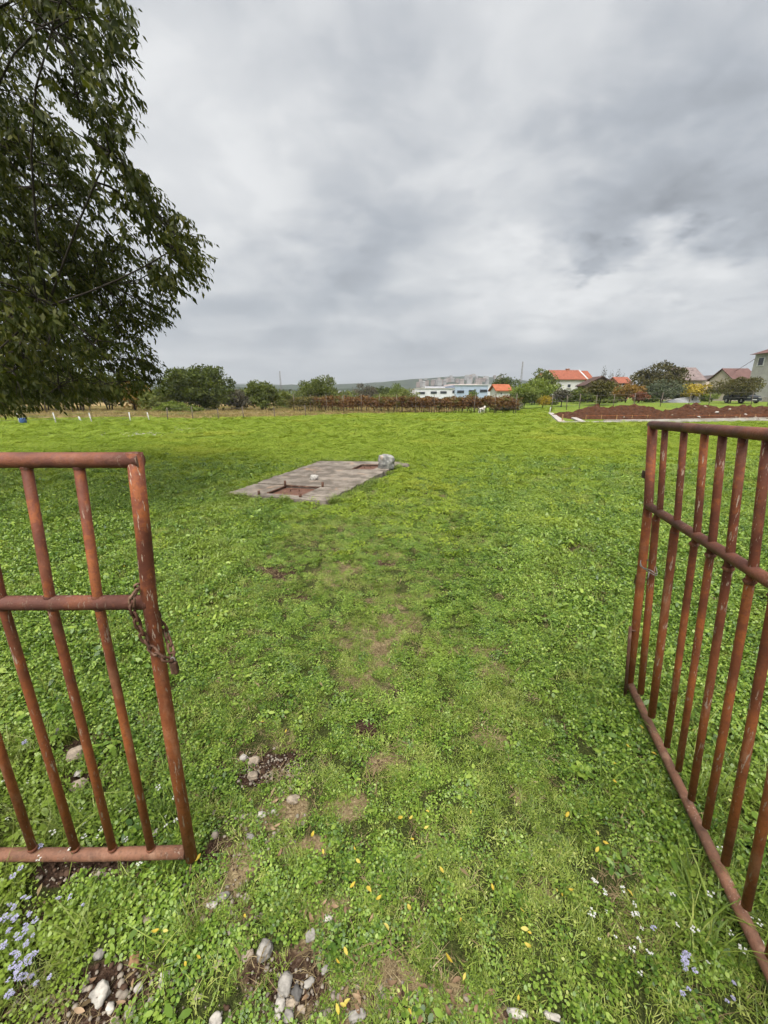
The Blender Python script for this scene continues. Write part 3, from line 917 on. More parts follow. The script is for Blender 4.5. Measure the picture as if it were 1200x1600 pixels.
def slab_piece(u0, u1, v0, v1, z1=ZS, name='slab_panel', jitter=.0):
    nU, nV = 6, 6
    pts = []
    for i in range(nU): pts.append((lerp(u0, u1, i / nU), v0))
    for i in range(nV): pts.append((u1, lerp(v0, v1, i / nV)))
    for i in range(nU): pts.append((lerp(u1, u0, i / nU), v1))
    for i in range(nV): pts.append((u0, lerp(v1, v0, i / nV)))
    P_ = []
    for (a, b) in pts:
        p = sp(a, b); 
        if jitter and (a in (0.0, 1.0) or b in (0.0, 1.0)):
            p = p + Vector((random.uniform(-1, 1), random.uniform(-1, 1), 0)) * jitter
        P_.append((p.x, p.y))
    return MB().prism(P_, -.12, z1).build(name, CONC, sl, .006)


g1 = .004
V1, VM, V2, V3 = .215, .44, .675, .88
H1 = (.335, .70, .035, V1); H2 = (.585, .84, .70, V3)
jt = .03
slab_piece(0.0, 1.0, -.02, H1[2] - g1, ZS, jitter=jt)
slab_piece(0.0, H1[0], H1[2] + g1, V1 - g1, ZS - .004, jitter=jt)
slab_piece(H1[1], 1.0, H1[2] + g1, V1 - g1, ZS + .004, jitter=jt)
slab_piece(0.0, 1.0, V1 + g1, VM - g1, ZS + .006, jitter=jt)
slab_piece(0.0, 1.0, VM + g1, V2 - g1, ZS + .001, jitter=jt)
slab_piece(0.0, H2[0], V2 + g1, V3 - g1, ZS + .004, jitter=jt)
slab_piece(H2[0] + g1 * .5, 1.0, V2 + g1, H2[2], ZS + .002, jitter=jt * .5)
slab_piece(H2[1], 1.0, H2[2] + g1 * .5, V3 - g1, ZS + .005, jitter=jt)
slab_piece(0.0, 1.0, V3 + g1, 1.0, ZS + .002, jitter=jt)
for (u0, u1, v0, v1) in (H1, H2):
    c4 = [sp(u0 + .01, v0 + .008), sp(u1 - .01, v0 + .008), sp(u1 - .01, v1 - .008), sp(u0 + .01, v1 - .008)]
    MB().prism([(p.x, p.y) for p in c4], -.08, .03).build('hatch_lid', HATCH, sl, .003)
    for a, b in ((3, 2), (0, 3)):
        pa, pb_ = c4[a], c4[b]
        dv = (pb_ - pa).normalized()
        MB().tube([pa + Vector((0, 0, .06)), pb_ + Vector((0, 0, .06))], .016, 4).build('hatch_frame', CHAINM, sl)
    cc = sum(c4, Vector()) / 4
    MB().tube([cc + Vector((-.07, .06, .03)), cc + Vector((-.07, .06, .06)), cc + Vector((.07, .06, .06)), cc + Vector((.07, .06, .03))], .007, 6).build('hatch_handle', CHAINM, sl)
for (px, y0, y1) in ((445.5, 759, 751), (504, 761, 753.5), (404.5, 773, 767), (469, 776.5, 771.5)):
    p = G(px, y0, ZS); top = A(px, y1, p.y)
    MB().tube([p + Vector((0, 0, -.03)), Vector((p.x + .004, p.y, top.z))], .022, 6).build('steel_stub', CHAINM, sl)


def rock_mesh(name, dims, seed, rough=.18, sub=3, boxy=0.0, mat=None):
    bm = bmesh.new(); bmesh.ops.create_icosphere(bm, subdivisions=sub, radius=1)
    for v in bm.verts:
        d = v.co.normalized()
        if boxy:
            mx = max(abs(d.x), abs(d.y), abs(d.z)); d = d.lerp(d / mx * .8, boxy)
        n = mnoise.fractal(v.co * 1.3 + Vector((seed * 3.1, seed, -seed)), 1.0, 2.0, 3)
        d = d * (1 + rough * n)
        v.co = Vector((d.x * dims[0] / 2, d.y * dims[1] / 2, d.z * dims[2] / 2))
    me = bpy.data.meshes.new(name); bm.to_mesh(me); bm.free()
    for p in me.polygons: p.use_smooth = True
    if mat: me.materials.append(mat)
    return me


STONES = [simple_mat('river_stone_%s' % n, c, .8, .5, 38, .25, bmp=.3) for n, c in
          (('pale', (.35, .325, .285)), ('grey', (.215, .20, .178)), ('tan', (.27, .22, .165)), ('dark', (.07, .066, .062)), ('ochre', (.22, .13, .065)), ('white', (.36, .34, .31)))]
p = G(603, 732, ZS)
o = link('stone_block', rock_mesh('stone_block', (.36, .33, .36), 3, .24, 4, .6, STONE_BLOCK), None, None, (p.x, p.y + .05, ZS + .13))
o.rotation_euler = (.05, .04, .35); tag(o, 'large grey weathered stone block on the far right corner of the slab', 'stone')
p = G(625, 726, ZS)
o = link('concrete_fragment', rock_mesh('concrete_fragment', (.36, .22, .1), 8, .25, 3, .5, CONC), None, None, (p.x + .05, p.y, .05))
tag(o, 'flat concrete fragment behind the large stone block', 'stone')
p = G(491, 750, ZS)
o = link('white_stone', rock_mesh('white_stone', (.15, .12, .11), 5, .35, 3, .3, STONES[5]), None, None, (p.x, p.y, ZS + .045))
tag(o, 'small whitish stone lying on the middle of the concrete slab', 'stone')

# ------------------------------------------------------------------ stones in the foreground: (column, row, length px, width px, tilt deg, tone, label)
random.seed(5)
for i, (px, py, a, b, rot, tone, lab) in enumerate(ST):
    c = G(px, py, .01)
    cr, sr = math.cos(R(rot)), math.sin(R(rot))
    la = (G(px + cr * a / 2, py - sr * a / 2, .01) - G(px - cr * a / 2, py + sr * a / 2, .01)).length * .98
    lb = (G(px + sr * b / 2, py + cr * b / 2, .01) - G(px - sr * b / 2, py - cr * b / 2, .01)).length * .98
    o = link('stone', rock_mesh('stone', (la, lb, min(la, lb) * .7), i * 1.7 + 1, .36, 3, 0.4, STONES[tone]), None, None, (c.x, c.y, TZ(c.x, c.y) + .002 + min(la, lb) * .14))
    o.rotation_euler = (random.uniform(-.12, .12), random.uniform(-.12, .12), R(rot))
    tag(o, lab, 'stone', 'river stones in the grass')

# loose gravel in the bare soil and by the lawn's pale patch
def gravel(name, n, sampler, size, tone, label):
    base = []
    for k in range(4):
        me_ = rock_mesh('g', (1, .8, .6), k * 2.3 + 9, .2, 1, .1)
        base.append((np.array([v.co[:] for v in me_.vertices]), np.array([p_.vertices[:] for p_ in me_.polygons])))
        bpy.data.meshes.remove(me_)
    Vs, Fs = [], []; off = 0
    for i in range(n):
        x, y = sampler(); V, F_2 = base[i % 4]
        s_ = size * random.lognormvariate(0, .45); an = random.uniform(0, 6.28)
        c_, s2 = math.cos(an), math.sin(an)
        Vr = V @ np.array([[c_, s2, 0], [-s2, c_, 0], [0, 0, 1]]) * s_ + np.array([x, y, TZ(x, y) + s_ * .12])
        Vs.append(Vr); Fs.append(F_2 + off); off += len(V)
    o = link(name, mesh_np(name, np.concatenate(Vs), np.concatenate(Fs), True), tone)
    return tag(o, label, 'gravel', kind='stuff')


def around(px, py, rx, ry):
    def f():
        q = G(px + random.gauss(0, rx), py + random.gauss(0, ry)); return q.x, q.y
    return f


gmix = simple_mat('mixed_gravel', (.21, .18, .145), .85, .4, 40, .2, (.12, .09, .07))
gravel('soil_gravel', 420, around(418, 1200, 40, 13), .0068, gmix, 'loose small stones strewn over the bare soil patch')
gravel('path_gravel', 800, lambda: around(*random.choice([(440, 1560, 60, 35), (130, 1570, 70, 25), (200, 1540, 60, 30), (580, 1560, 70, 25), (350, 1420, 35, 30), (130, 1370, 70, 10), (400, 1290, 40, 25)]))(), .0085, gmix, 'small stones scattered in worn grass at the bottom edge')
crumbm = simple_mat('soil_crumb', (.060, .036, .024), .95, .5, 60, .1, (.030, .018, .012))
SPW = [q for q in PW if q[4] >= .25]
SWT = [q[2] * q[3] * q[4] for q in SPW]


def in_soil():
    q = random.choices(SPW, SWT)[0]
    return q[0] + random.gauss(0, .5) * q[2], q[1] + random.gauss(0, .5) * q[3]


gravel('soil_crumbs', 2600, in_soil, .0085, crumbm, 'dark crumbs of soil on the bare patches in the grass')
gravel('pale_gravel', 700, around(215, 676, 30, 1.6), .045, STONES[0], 'pale rubble patch in the lawn near the left fence')
gravel('grey_gravel', 260, around(290, 669, 10, 1.0), .05, STONES[1], 'dark grey rubble patch in the lawn right of the pale one')

# ------------------------------------------------------------------ fallen yellow leaves, twigs, flowers
YEL = leaf_mat('yellow_leaf', [(.40, .27, .03), (.48, .37, .05), (.50, .44, .13)], .25, 30, .6, .2)
BRN = leaf_mat('brown_leaf', [(.14, .085, .05), (.26, .17, .10), (.38, .27, .17)], .2, 30, .7, .2)


def flat_leaf(L_, W_, curl):
    V = []; Fq = []
    for q, wq in ((0, .06), (.2, .7), (.5, 1), (.8, .65), (1, .05)):
        z = curl * L_ * (q - .5) ** 2 * 2
        V += [(L_ * (q - .5), -W_ / 2 * wq, z + .25 * W_ * wq), (L_ * (q - .5), 0, z), (L_ * (q - .5), W_ / 2 * wq, z + .25 * W_ * wq)]
    for i in range(4):
        for j in range(2): Fq.append((3 * i + j, 3 * i + j + 1, 3 * i + j + 4, 3 * i + j + 3))
    me_ = mesh_np('leaf', V, Fq, True)
    a = me_.attributes.new('rnd', 'FLOAT', 'POINT'); a.data.foreach_set('value', np.full(15, random.random(), np.float32))
    return me_


yl = [flat_leaf(.024, .011, c) for c in (.2, .4, -.2, .6)]
for m_ in yl: m_.materials.append(YEL)
bl_ = [flat_leaf(.028, .011, c) for c in (.5, .8, -.3)]
for m_ in bl_: m_.materials.append(BRN)
yspots = [(625, 1278), (642, 1280), (668, 1270), (645, 1312), (666, 1295), (551, 1382), (576, 1387), (592, 1402), (536, 1572), (528, 1577), (541, 1568), (554, 1325), (505, 1331), (933, 1328), (933, 1300), (946, 1316), (815, 1424), (827, 1458), (820, 1452), (826, 1480),
          (736, 1270), (886, 1272), (985, 1393), (893, 1390), (960, 1222), (1002, 1138), (1022, 1178), (982, 1168), (960, 1195), (1160, 1120), (1100, 1010), (1012, 1010), (290, 1506), (310, 1496), (258, 1453), (243, 1455), (383, 1430), (310, 1340), (540, 1484), (527, 1502),
          (410, 1128), (447, 1142), (310, 963), (195, 885), (905, 868), (640, 1420), (640, 1582), (810, 1562), (725, 1527), (878, 1398), (870, 1390), (770, 1388), (690, 1360), (720, 1440), (1085, 1140), (1135, 1090), (560, 1345), (700, 1500), (604, 1448), (488, 1305)]
random.seed(23)
for i, (px, py) in enumerate(yspots):
    c = G(px, py, .035)
    o = link('fallen_leaf', yl[i % 4], None, None, (c.x, c.y, TZ(c.x, c.y) + .035))
    s_ = random.uniform(.5, 1.05); o.scale = (s_, s_, s_)
    o.rotation_euler = (random.uniform(-.5, .5), random.uniform(-.5, .5), random.uniform(0, 6.28))
    tag(o, 'small yellow fallen leaf lying on the clover', 'leaf', 'yellow leaves on the grass')
for i in range(46):
    px, py = random.choice([(600, 1550, 60, 30), (560, 1570, 80, 25), (700, 1560, 60, 25), (440, 1290, 40, 30), (300, 1330, 20, 20), (150, 1560, 60, 25), (500, 1420, 60, 40)])[:2]
    px += random.gauss(0, 50); py += random.gauss(0, 25)
    c = G(px, min(py, 1620), .02)
    o = link('dead_leaf', bl_[i % 3], None, None, (c.x, c.y, TZ(c.x, c.y) + .012))
    s_ = random.uniform(.6, 1.1); o.scale = (s_, s_, s_); o.rotation_euler = (random.uniform(-.4, .4), random.uniform(-.4, .4), random.uniform(0, 6.28))
    tag(o, 'small brown dead leaf curled in the worn grass', 'leaf', 'brown leaves on the grass')
Lx, Ly, ls, ld, lm_ = fieldpoints(2600, -.1, 4.5)
kk = rng.random(len(Lx)) < .25 + .75 * np.maximum(ls, ld)
Lx, Ly = Lx[kk], Ly[kk]
nL = len(Lx)
Pl = np.stack([Lx, Ly, terrain(Lx, Ly) + rng.uniform(.006, .035, nL)], -1)
dl = rng.normal(size=(nL, 3)) * np.array([1, 1, .3])


def litter_mesh():
    d = dl / np.linalg.norm(dl, axis=1, keepdims=True)
    s_ = np.cross(d, np.array([0, 0, 1.0])); s_ /= np.linalg.norm(s_, axis=1, keepdims=True) + 1e-9
    L_ = rng.uniform(.006, .03, nL)[:, None]; W_ = rng.uniform(.0012, .006, nL)[:, None]
    up = np.array([0, 0, 1.0])
    V = np.stack([Pl - d * L_, Pl + s_ * W_ + up * W_ * .6, Pl + d * L_ * rng.uniform(.6, 1.1, (nL, 1)), Pl - s_ * W_ + up * W_ * .8], 1).reshape(-1, 3)
    me_ = mesh_np('dry_litter', V, np.arange(nL * 4).reshape(-1, 4), True)
    a_ = me_.attributes.new('rnd', 'FLOAT', 'POINT'); a_.data.foreach_set('value', np.repeat(rng.random(nL), 4).astype(np.float32))
    return me_


lo = link('dry_litter', litter_mesh(), STRAW); tag(lo, 'broken bits of dry stalk and leaf caught in the turf', 'litter', kind='stuff')
STEM = simple_mat('stem_green', (.09, .14, .03), .7, .3, 9)
PETW = simple_mat('white_petal', (.50, .50, .46), .6, .05, 9)
PETL = simple_mat('lilac_petal', (.30, .29, .42), .6, .12, 20)


def flower_meshes(h, n, pet):
    st = MB(); hd = MB()
    st.tube([(0, 0, 0), (.008, .004, h * .5), (.004, .01, h)], .0011, 4)
    for k in range(n):
        a = 6.28 * k / n + random.uniform(-.3, .3); rr = random.uniform(.004, .011); z = h + random.uniform(-.008, .006)
        cx_, cy_ = .004 + rr * math.cos(a), .01 + rr * math.sin(a)
        st.tube([(.004, .01, h - .015), (cx_, cy_, z)], .0007, 3)
        for j in range(4):
            b_ = a + j * math.pi / 2 + .4
            d1 = Vector((math.cos(b_), math.sin(b_), .35)); s1 = Vector((-math.sin(b_), math.cos(b_), 0))
            c = Vector((cx_, cy_, z)); Lp = pet
            hd.add([c, c + d1 * Lp * .6 + s1 * Lp * .38, c + d1 * Lp, c + d1 * Lp * .6 - s1 * Lp * .38], [(0, 1, 2, 3)])
    return st.mesh('stem'), hd.mesh('blossom')


random.seed(31)
fm = [flower_meshes(random.uniform(.09, .15), random.randint(3, 7), .0052) for _ in range(5)]
fl = [flower_meshes(random.uniform(.07, .13), random.randint(7, 10), .0052) for _ in range(4)]
for a, b in fm: a.materials.append(STEM); b.materials.append(PETW)
for a, b in fl: a.materials.append(STEM); b.materials.append(PETL)


def place_flower(px, py, pair, label, group, nm):
    c = G(px, py, .11)
    o = empty(nm, (c.x, c.y, TZ(c.x, c.y)), label, 'flower', group, random.uniform(0, 6.28))
    link('stem', pair[0], None, o); link('blossom', pair[1], None, o)
    s_ = random.uniform(.38, .85); o.scale = (s_, s_, s_)


for (px, py) in [(926, 1378), (946, 1374), (968, 1388), (950, 1402), (924, 1411), (926, 1420), (994, 1392), (1003, 1401), (1055, 1394), (997, 1421), (1013, 1427), (968, 1455), (997, 1456), (1023, 1472), (1116, 1399), (1186, 1418), (1192, 1430), (1198, 1450), (1170, 1478), (1112, 1484), (990, 1483),
                 (1005, 1510), (1127, 1308), (1150, 1440), (1090, 1460), (1060, 1440), (944, 1450)]:
    place_flower(px, py, random.choice(fm), 'small white wildflower on a thin stem beside the right gate', 'white flowers by the right gate', 'white_flower')
for (px, py) in [(121, 1250), (124, 1270), (148, 1287), (80, 1299), (112, 1320), (212, 1340), (242, 1222), (252, 1253), (275, 1272), (258, 1284), (190, 1296), (186, 1250), (40, 1205), (12, 1222), (130, 1290), (272, 1314), (155, 1276), (270, 1232), (60, 1330), (3, 1270)]:
    place_flower(px, py, random.choice(fm), 'small white wildflower growing through the left gate bars', 'white flowers by the left gate', 'white_flower')
for (px, py) in [(36, 1402), (22, 1412), (8, 1420), (45, 1435), (30, 1428), (14, 1440), (5, 1460), (35, 1470), (12, 1490), (28, 1497), (18, 1512), (5, 1525), (32, 1490), (70, 1497), (50, 1510), (80, 1388), (26, 1387), (120, 1390), (105, 1378), (55, 1312), (95, 1318), (130, 1178), (40, 1150), (10, 1360), (22, 1345), (48, 1420), (2, 1395), (10, 1408), (20, 1422), (40, 1410), (27, 1440), (6, 1436), (18, 1455), (38, 1452), (24, 1468), (8, 1476), (40, 1486), (20, 1482), (6, 1502), (12, 1535), (28, 1515), (42, 1500), (15, 1398), (33, 1388)]:
    place_flower(px, py, random.choice(fl), 'tiny lilac wildflower sprig at the bottom left by the gate', 'lilac flowers at the left', 'lilac_flower')
for (px, py) in [(1075, 1470), (1085, 1478), (1068, 1490), (1080, 1498), (1090, 1492), (1078, 1535), (1088, 1528), (1030, 1432), (1160, 1515), (1155, 1530), (1140, 1585), (1130, 1590), (1150, 1545)]:
    place_flower(px, py, random.choice(fl), 'tiny lilac wildflower sprig at the bottom right below the gate', 'lilac flowers at the right', 'lilac_flower')
#PART3

# ------------------------------------------------------------------ trees
def kmeans(P_, k, it=6, seed=0):
    r = np.random.default_rng(seed)
    C = P_[r.choice(len(P_), k, replace=False)]
    for _ in range(it):
        d = ((P_[:, None, :] - C[None]) ** 2).sum(-1); a = d.argmin(1)
        for j in range(k):
            if (a == j).any(): C[j] = P_[a == j].mean(0)
    return C, a


def bez(a, b, sag, n=5, wob=.05):
    pts = []
    d = (b - a).length
    off = Vector((random.gauss(0, wob), random.gauss(0, wob), random.gauss(0, wob))) * d
    for i in range(n):
        q = i / (n - 1)
        pts.append(a.lerp(b, q) + (Vector((0, 0, sag * d)) + off) * 4 * q * (1 - q))
    return pts


def leaf_quads(centres, dirs, size, elong, fold=True):
    """one folded leaf (4 triangles as 2 quads) at each centre pointing along dirs"""
    n = len(centres)
    d = dirs / np.linalg.norm(dirs, axis=1, keepdims=True)
    r = rng.normal(size=(n, 3)); s = np.cross(d, r); s /= np.linalg.norm(s, axis=1, keepdims=True) + 1e-9
    u_ = np.cross(s, d)
    L_ = (size * rng.uniform(.65, 1.25, n))[:, None]; W_ = L_ / elong * .5
    V = np.stack([centres, centres + d * L_ * .38 + s * W_ + u_ * W_ * .35, centres + d * L_ * .40, centres + d * L_, centres + d * L_ * .38 - s * W_ + u_ * W_ * .35], 1)
    b = np.arange(n)[:, None] * 5
    F = np.concatenate([b + np.array([[0, 1, 3, 2]]), b + np.array([[0, 2, 3, 4]])], 1).reshape(-1, 4)
    return V.reshape(-1, 3), F


def leaf_mesh(name, V, F, mat, n_per=5):
    me_ = mesh_np(name, V, F, True)
    n = len(V) // n_per
    a = me_.attributes.new('rnd', 'FLOAT', 'POINT'); a.data.foreach_set('value', np.repeat(rng.random(n), n_per).astype(np.float32))
    me_.materials.append(mat)
    return me_


HACK = leaf_mat('hackberry_leaf', [(.014, .020, .004), (.031, .041, .006), (.050, .062, .009), (.095, .096, .016)], .36, .8, .5, .16)

# --- big tree at the left edge, its trunk just outside the picture
random.seed(3)
OUT = [(-900, 0), (192, 0), (196, 25), (212, 60), (190, 85), (200, 110), (214, 140), (218, 165), (196, 175), (214, 200), (180, 218), (170, 240), (205, 250), (226, 262), (235, 290), (262, 305), (282, 328), (308, 352), (326, 385), (322, 400), (318, 430), (300, 462), (276, 474), (262, 500), (232, 518), (214, 520),
       (240, 545), (262, 568), (256, 590), (230, 606), (212, 618), (190, 620), (150, 624), (110, 626), (60, 636), (0, 646), (-900, 680)]


def in_poly(x, y, poly):
    x = np.asarray(x); y = np.asarray(y); ins = np.zeros(x.shape, bool)
    n = len(poly)
    for i in range(n):
        x1, y1 = poly[i]; x2, y2 = poly[(i + 1) % n]
        c = ((y1 > y) != (y2 > y))
        with np.errstate(divide='ignore', invalid='ignore'):
            xi = (x2 - x1) * (y - y1) / (y2 - y1 + 1e-12) + x1
        ins ^= c & (x < xi)
    return ins


def project(P_):
    c, s = math.cos(PITCH), math.sin(PITCH)
    dx, dy, dz_ = P_[:, 0], P_[:, 1], P_[:, 2] - CAM_H
    f = dy * c - dz_ * s; up = dy * s + dz_ * c
    return 600 + FPX * dx / f, 800 - FPX * up / f, f


tree_c = np.array([-7.2, 5.6, 5.2])
base = Vector((-7.6, 6.2, 0))
rng = np.random.default_rng(21)
cand = rng.normal(size=(90000, 3)); cand /= np.linalg.norm(cand, axis=1, keepdims=True)
cand *= (rng.random((90000, 1)) ** (1 / 2.2))
cand = cand * np.array([5.6, 4.4, 5.4]) + tree_c
px_, py_, f_ = project(cand)
OUT_UP = [(x, y - 3000 if y == 0 else y) for x, y in OUT]
OUTX = [(-4000, -3000), (60, -3000), (150, -300)] + OUT[1:-1] + [(-4000, 800)]
lobes = np.array([fbm(cand[:, 0] * 1.0 + cand[:, 2] * .3, cand[:, 1] + cand[:, 2] * 1.1, .75, 2, 12)])[0]
ok = in_poly(px_ + 6, py_, OUTX) & (f_ > 2.6) & (cand[:, 2] > 1.25) & (lobes > .455)
seen = ok & (px_ > -60) & (py_ > -80)
tips = np.concatenate([cand[seen][:2150], cand[ok & ~seen][:1100]])
hb = empty('hackberry_tree', base, 'tall leafy dark green tree hanging into the left edge of the picture', 'tree')
NL = 16
C1, a1 = kmeans(tips, NL, 8, 1)
tr = MB(); fork = Vector((-7.5, 6.0, 2.0))
tr.tube([base + Vector((0, 0, -.3)), base + Vector((0, 0, .1)), base + Vector((.05, -.05, 1.0)), fork, Vector((-7.35, 5.8, 4.2)), Vector((-7.2, 5.6, 6.6)), Vector((-7.2, 5.6, 8.6))], [.42, .33, .26, .24, .17, .10, .03], 14)
tr.build('trunk', BARK, hb)
lbm = MB(); twm = MB()
twig_starts = []
for j in range(NL):
    sel = np.where(a1 == j)[0]
    if len(sel) < 4: continue
    c = Vector(C1[j]); zf = min(max(2.0, c.z - 1.4), 7.5)
    root = fork.lerp(Vector((-7.2, 5.6, 7.6)), (zf - 2.0) / 5.6)
    limb = bez(root, c, .08, 6)
    lbm.tube(limb, [.050, .042, .033, .024, .015, .008], 7)
    k2 = max(2, len(sel) // 11)
    C2, a2 = kmeans(tips[sel], k2, 5, j)
    for m_ in range(k2):
        s2 = sel[a2 == m_]
        if len(s2) == 0: continue
        c2 = Vector(C2[m_]); st0 = min(limb[2:], key=lambda q: (q - c2).length + .3 * (q - c).length)
        br = bez(st0, c2, .05, 5)
        lbm.tube(br, [.012, .0105, .009, .008, .006], 5)
        for i in s2:
            tp = Vector(tips[i]); s0 = min(br[1:], key=lambda q: (q - tp).length)
            tw = bez(s0, tp, .06, 4, .06)
            twm.tube(tw, [.007, .006, .0045, .002], 3, cap=False)
            twig_starts.append((s0, tw))
lbm.build('limbs', BARK, hb)
twm.build('twigs', DARKBARK, hb)
Cs = []; Ds = []
for s0, tw in twig_starts:
    tip = tw[-1]; ax = (tip - s0)
    outd = Vector((tip.x - tree_c[0], tip.y - tree_c[1], 0)).normalized() if (tip - Vector(tree_c)).length > .1 else Vector((1, 0, 0))
    for sub in range(3):           # three hanging sprays per twig
        sd = Vector((random.gauss(0, 1), random.gauss(0, 1), random.gauss(-.35, .45))).normalized() * .6 + outd * .5
        stp = tip if sub == 0 else s0.lerp(tip, random.uniform(.4, .95))
        Ln = random.uniform(.20, .42)
        for q in range(9):
            qq = (q + .5) / 9
            pnt = stp + sd * Ln * qq + Vector((0, 0, -.22 * Ln * qq * qq))
            Cs.append(pnt[:]); Ds.append((sd.x * .5 + random.gauss(0, .5), sd.y * .5 + random.gauss(0, .5), -1.0 + random.gauss(0, .38)))
Cs = np.array(Cs); Ds = np.array(Ds)
pxl, pyl, fl_ = project(Cs)
jx = np.repeat(rng.normal(-4, 13, len(pxl) // 9 + 1), 9)[:len(pxl)]
kp = in_poly(pxl - 4 + jx, pyl + jx * .6, OUTX) | (pxl < -40)
Cs = Cs[kp]; Ds = Ds[kp]; pxl = pxl[kp]; pyl = pyl[kp]; fl_ = fl_[kp]
V, F = leaf_quads(Cs, Ds, .086, 2.5)
vis = (pxl > 0) & (pxl < 340) & (pyl > 0) & (pyl < 660)
order = np.where(vis)[0][np.argsort(fl_[vis])][:300]
msk = np.zeros(len(Cs), bool); msk[order] = True
V5 = V.reshape(-1, 5, 3)
Vr = V5[~msk].reshape(-1, 3); nr = len(Vr) // 5
b = np.arange(nr)[:, None] * 5
Fr = np.concatenate([b + np.array([[0, 1, 3, 2]]), b + np.array([[0, 2, 3, 4]])], 1).reshape(-1, 4)
crown = link('crown', leaf_mesh('crown', Vr - np.array(base), Fr, HACK), None, hb); crown['kind'] = 'stuff'
# the nearest leaves, one by one
protos = []
for k in range(10):
    v5, f5 = leaf_quads(np.zeros((1, 3)), np.array([[0, 1.0, 0]]), .086, 2.5)
    protos.append(leaf_mesh('leaf', v5, f5, HACK))
for q, i in enumerate(order):
    o = link('leaf', protos[q % 10], None, hb)
    dq = Vector(Ds[i]).to_track_quat('Y', 'Z').to_matrix().to_4x4() @ Matrix.Rotation(random.uniform(0, 6.28), 4, 'Y')
    o.matrix_local = Matrix.Translation(Vector(Cs[i]) - base) @ dq


# --- background trees and shrubs
def tree(name, label, px, ybase, ytop, wpx, Y, mat, cat='tree', group=None, crown_from=.25, leafs=2600, lsize=.3, gaps=.35, lean=0.0, stems=1, bark=DARKBARK, squash=1.0, yb=None, elong=1.7, bare=0.0):
    """crown centred on column px between photo rows, at depth Y"""
    pb_ = A(px, ybase, Y); top = A(px, ytop, Y)
    zb = TZ(pb_.x, Y) if yb is None else yb
    H = top.z - zb; W = wpx / FPX * Y / 2 * 1.0
    root_ = empty(name, (pb_.x, Y, zb), label, cat, group)
    cb = zb + H * crown_from; ch_ = (top.z - cb) / 2; cz = cb + ch_
    seedv = (px * 13 + int(ytop) * 7) % 997
    r = np.random.default_rng(int(seedv))
    nl = 44
    # lobes over the crown's surface, uneven
    d = r.normal(size=(nl, 3)); d /= np.linalg.norm(d, axis=1, keepdims=True)
    rad = r.uniform(.30, .84, (nl, 1))
    lc = d * rad
    lr = r.uniform(.20, .36, nl)
    ctr = np.array([pb_.x + lean * H, Y, cz]); sca = np.array([W * 1.16, W * squash * 1.1, ch_ * 1.06])
    which = r.integers(0, nl, leafs * 3)
    dd = r.normal(size=(leafs * 3, 3)); dd /= np.linalg.norm(dd, axis=1, keepdims=True)
    rr = r.uniform(.45, 1.05, (leafs * 3, 1))
    Pn = lc[which] + dd * rr * lr[which][:, None]
    Pn = Pn[np.linalg.norm(Pn, axis=1) < 1.06]
    gapn = fbm(Pn[:, 0] * 2 + Pn[:, 1], Pn[:, 2] * 2 - Pn[:, 1], 2.2, 2, seedv % 13)
    Pn = Pn[gapn > gaps * .85][:int(leafs * 1.35)]
    Pw = Pn * sca + ctr
    dirs = r.normal(size=Pw.shape) + Pn * .9
    Vv, Ff = leaf_quads(Pw, dirs, lsize * 1.15, elong)
    link('crown', leaf_mesh('crown', Vv - np.array(root_.location), Ff, mat), None, root_)
    tk = MB(); zf = cb + ch_ * .5
    for k in range(stems):
        ox = (k - (stems - 1) / 2) * W * .25
        r0 = max(.05, H * .028) / math.sqrt(stems)
        f = Vector((pb_.x + ox + lean * H * .4, Y, zf))
        tk.tube([Vector((pb_.x + ox * .3, Y, zb - .2)), Vector((pb_.x + ox * .5, Y, zb + (zf - zb) * .4)), f], [r0 * 1.3, r0, r0 * .6], 7)
        for i in r.choice(nl, 9, replace=False):
            e = Vector(lc[i] * sca + ctr)
            s = Vector((pb_.x + ox * .5 + lean * H * .2, Y, zb + (zf - zb) * r.uniform(.45, 1)))
            tk.tube(bez(s, e, .06, 4), [r0 * .5, r0 * .38, r0 * .26, r0 * .12], 5)
    if bare:
        for i in range(int(bare)):
            dv = r.normal(size=3); dv[2] = abs(dv[2]) + .3; dv /= np.linalg.norm(dv)
            e = Vector(dv * sca * 1.08 + ctr); s = Vector((pb_.x, Y, zf - .1))
            tk.tube(bez(s, e, .05, 4), [.03, .024, .016, .008], 3, cap=False)
    tk.build('trunk', bark, root_)
    return root_


T_DARK = leaf_mat('oak_leaf', [(.030, .046, .007), (.064, .090, .012), (.105, .130, .018), (.15, .17, .03)], .3, .5, .6, .3)
T_MID = leaf_mat('willow_leaf', [(.046, .064, .011), (.086, .112, .018), (.13, .158, .030), (.18, .20, .045)], .3, .5, .6, .3)
T_OLIVE = leaf_mat('olive_leaf', [(.05, .065, .035), (.085, .105, .058), (.13, .15, .085), (.17, .19, .115)], .2, .8, .6, .3)
T_YEL = leaf_mat('autumn_yellow', [(.14, .12, .015), (.28, .22, .02), (.45, .33, .03), (.50, .40, .07)], .3, .8, .6, .3)
T_ORG = leaf_mat('autumn_orange', [(.07, .06, .018), (.15, .095, .02), (.26, .14, .025), (.30, .20, .04)], .3, .9, .6, .3)
T_RED = leaf_mat('autumn_red', [(.08, .035, .02), (.17, .06, .03), (.28, .10, .05), (.32, .16, .08)], .3, .9, .6, .3)
T_BRN = leaf_mat('autumn_brown', [(.040, .038, .011), (.075, .068, .018), (.115, .098, .026), (.12, .13, .035)], .3, .5, .6, .3)
T_LIME = leaf_mat('fresh_green', [(.06, .09, .012), (.11, .155, .020), (.16, .21, .032), (.22, .26, .055)], .3, .8, .6, .3)
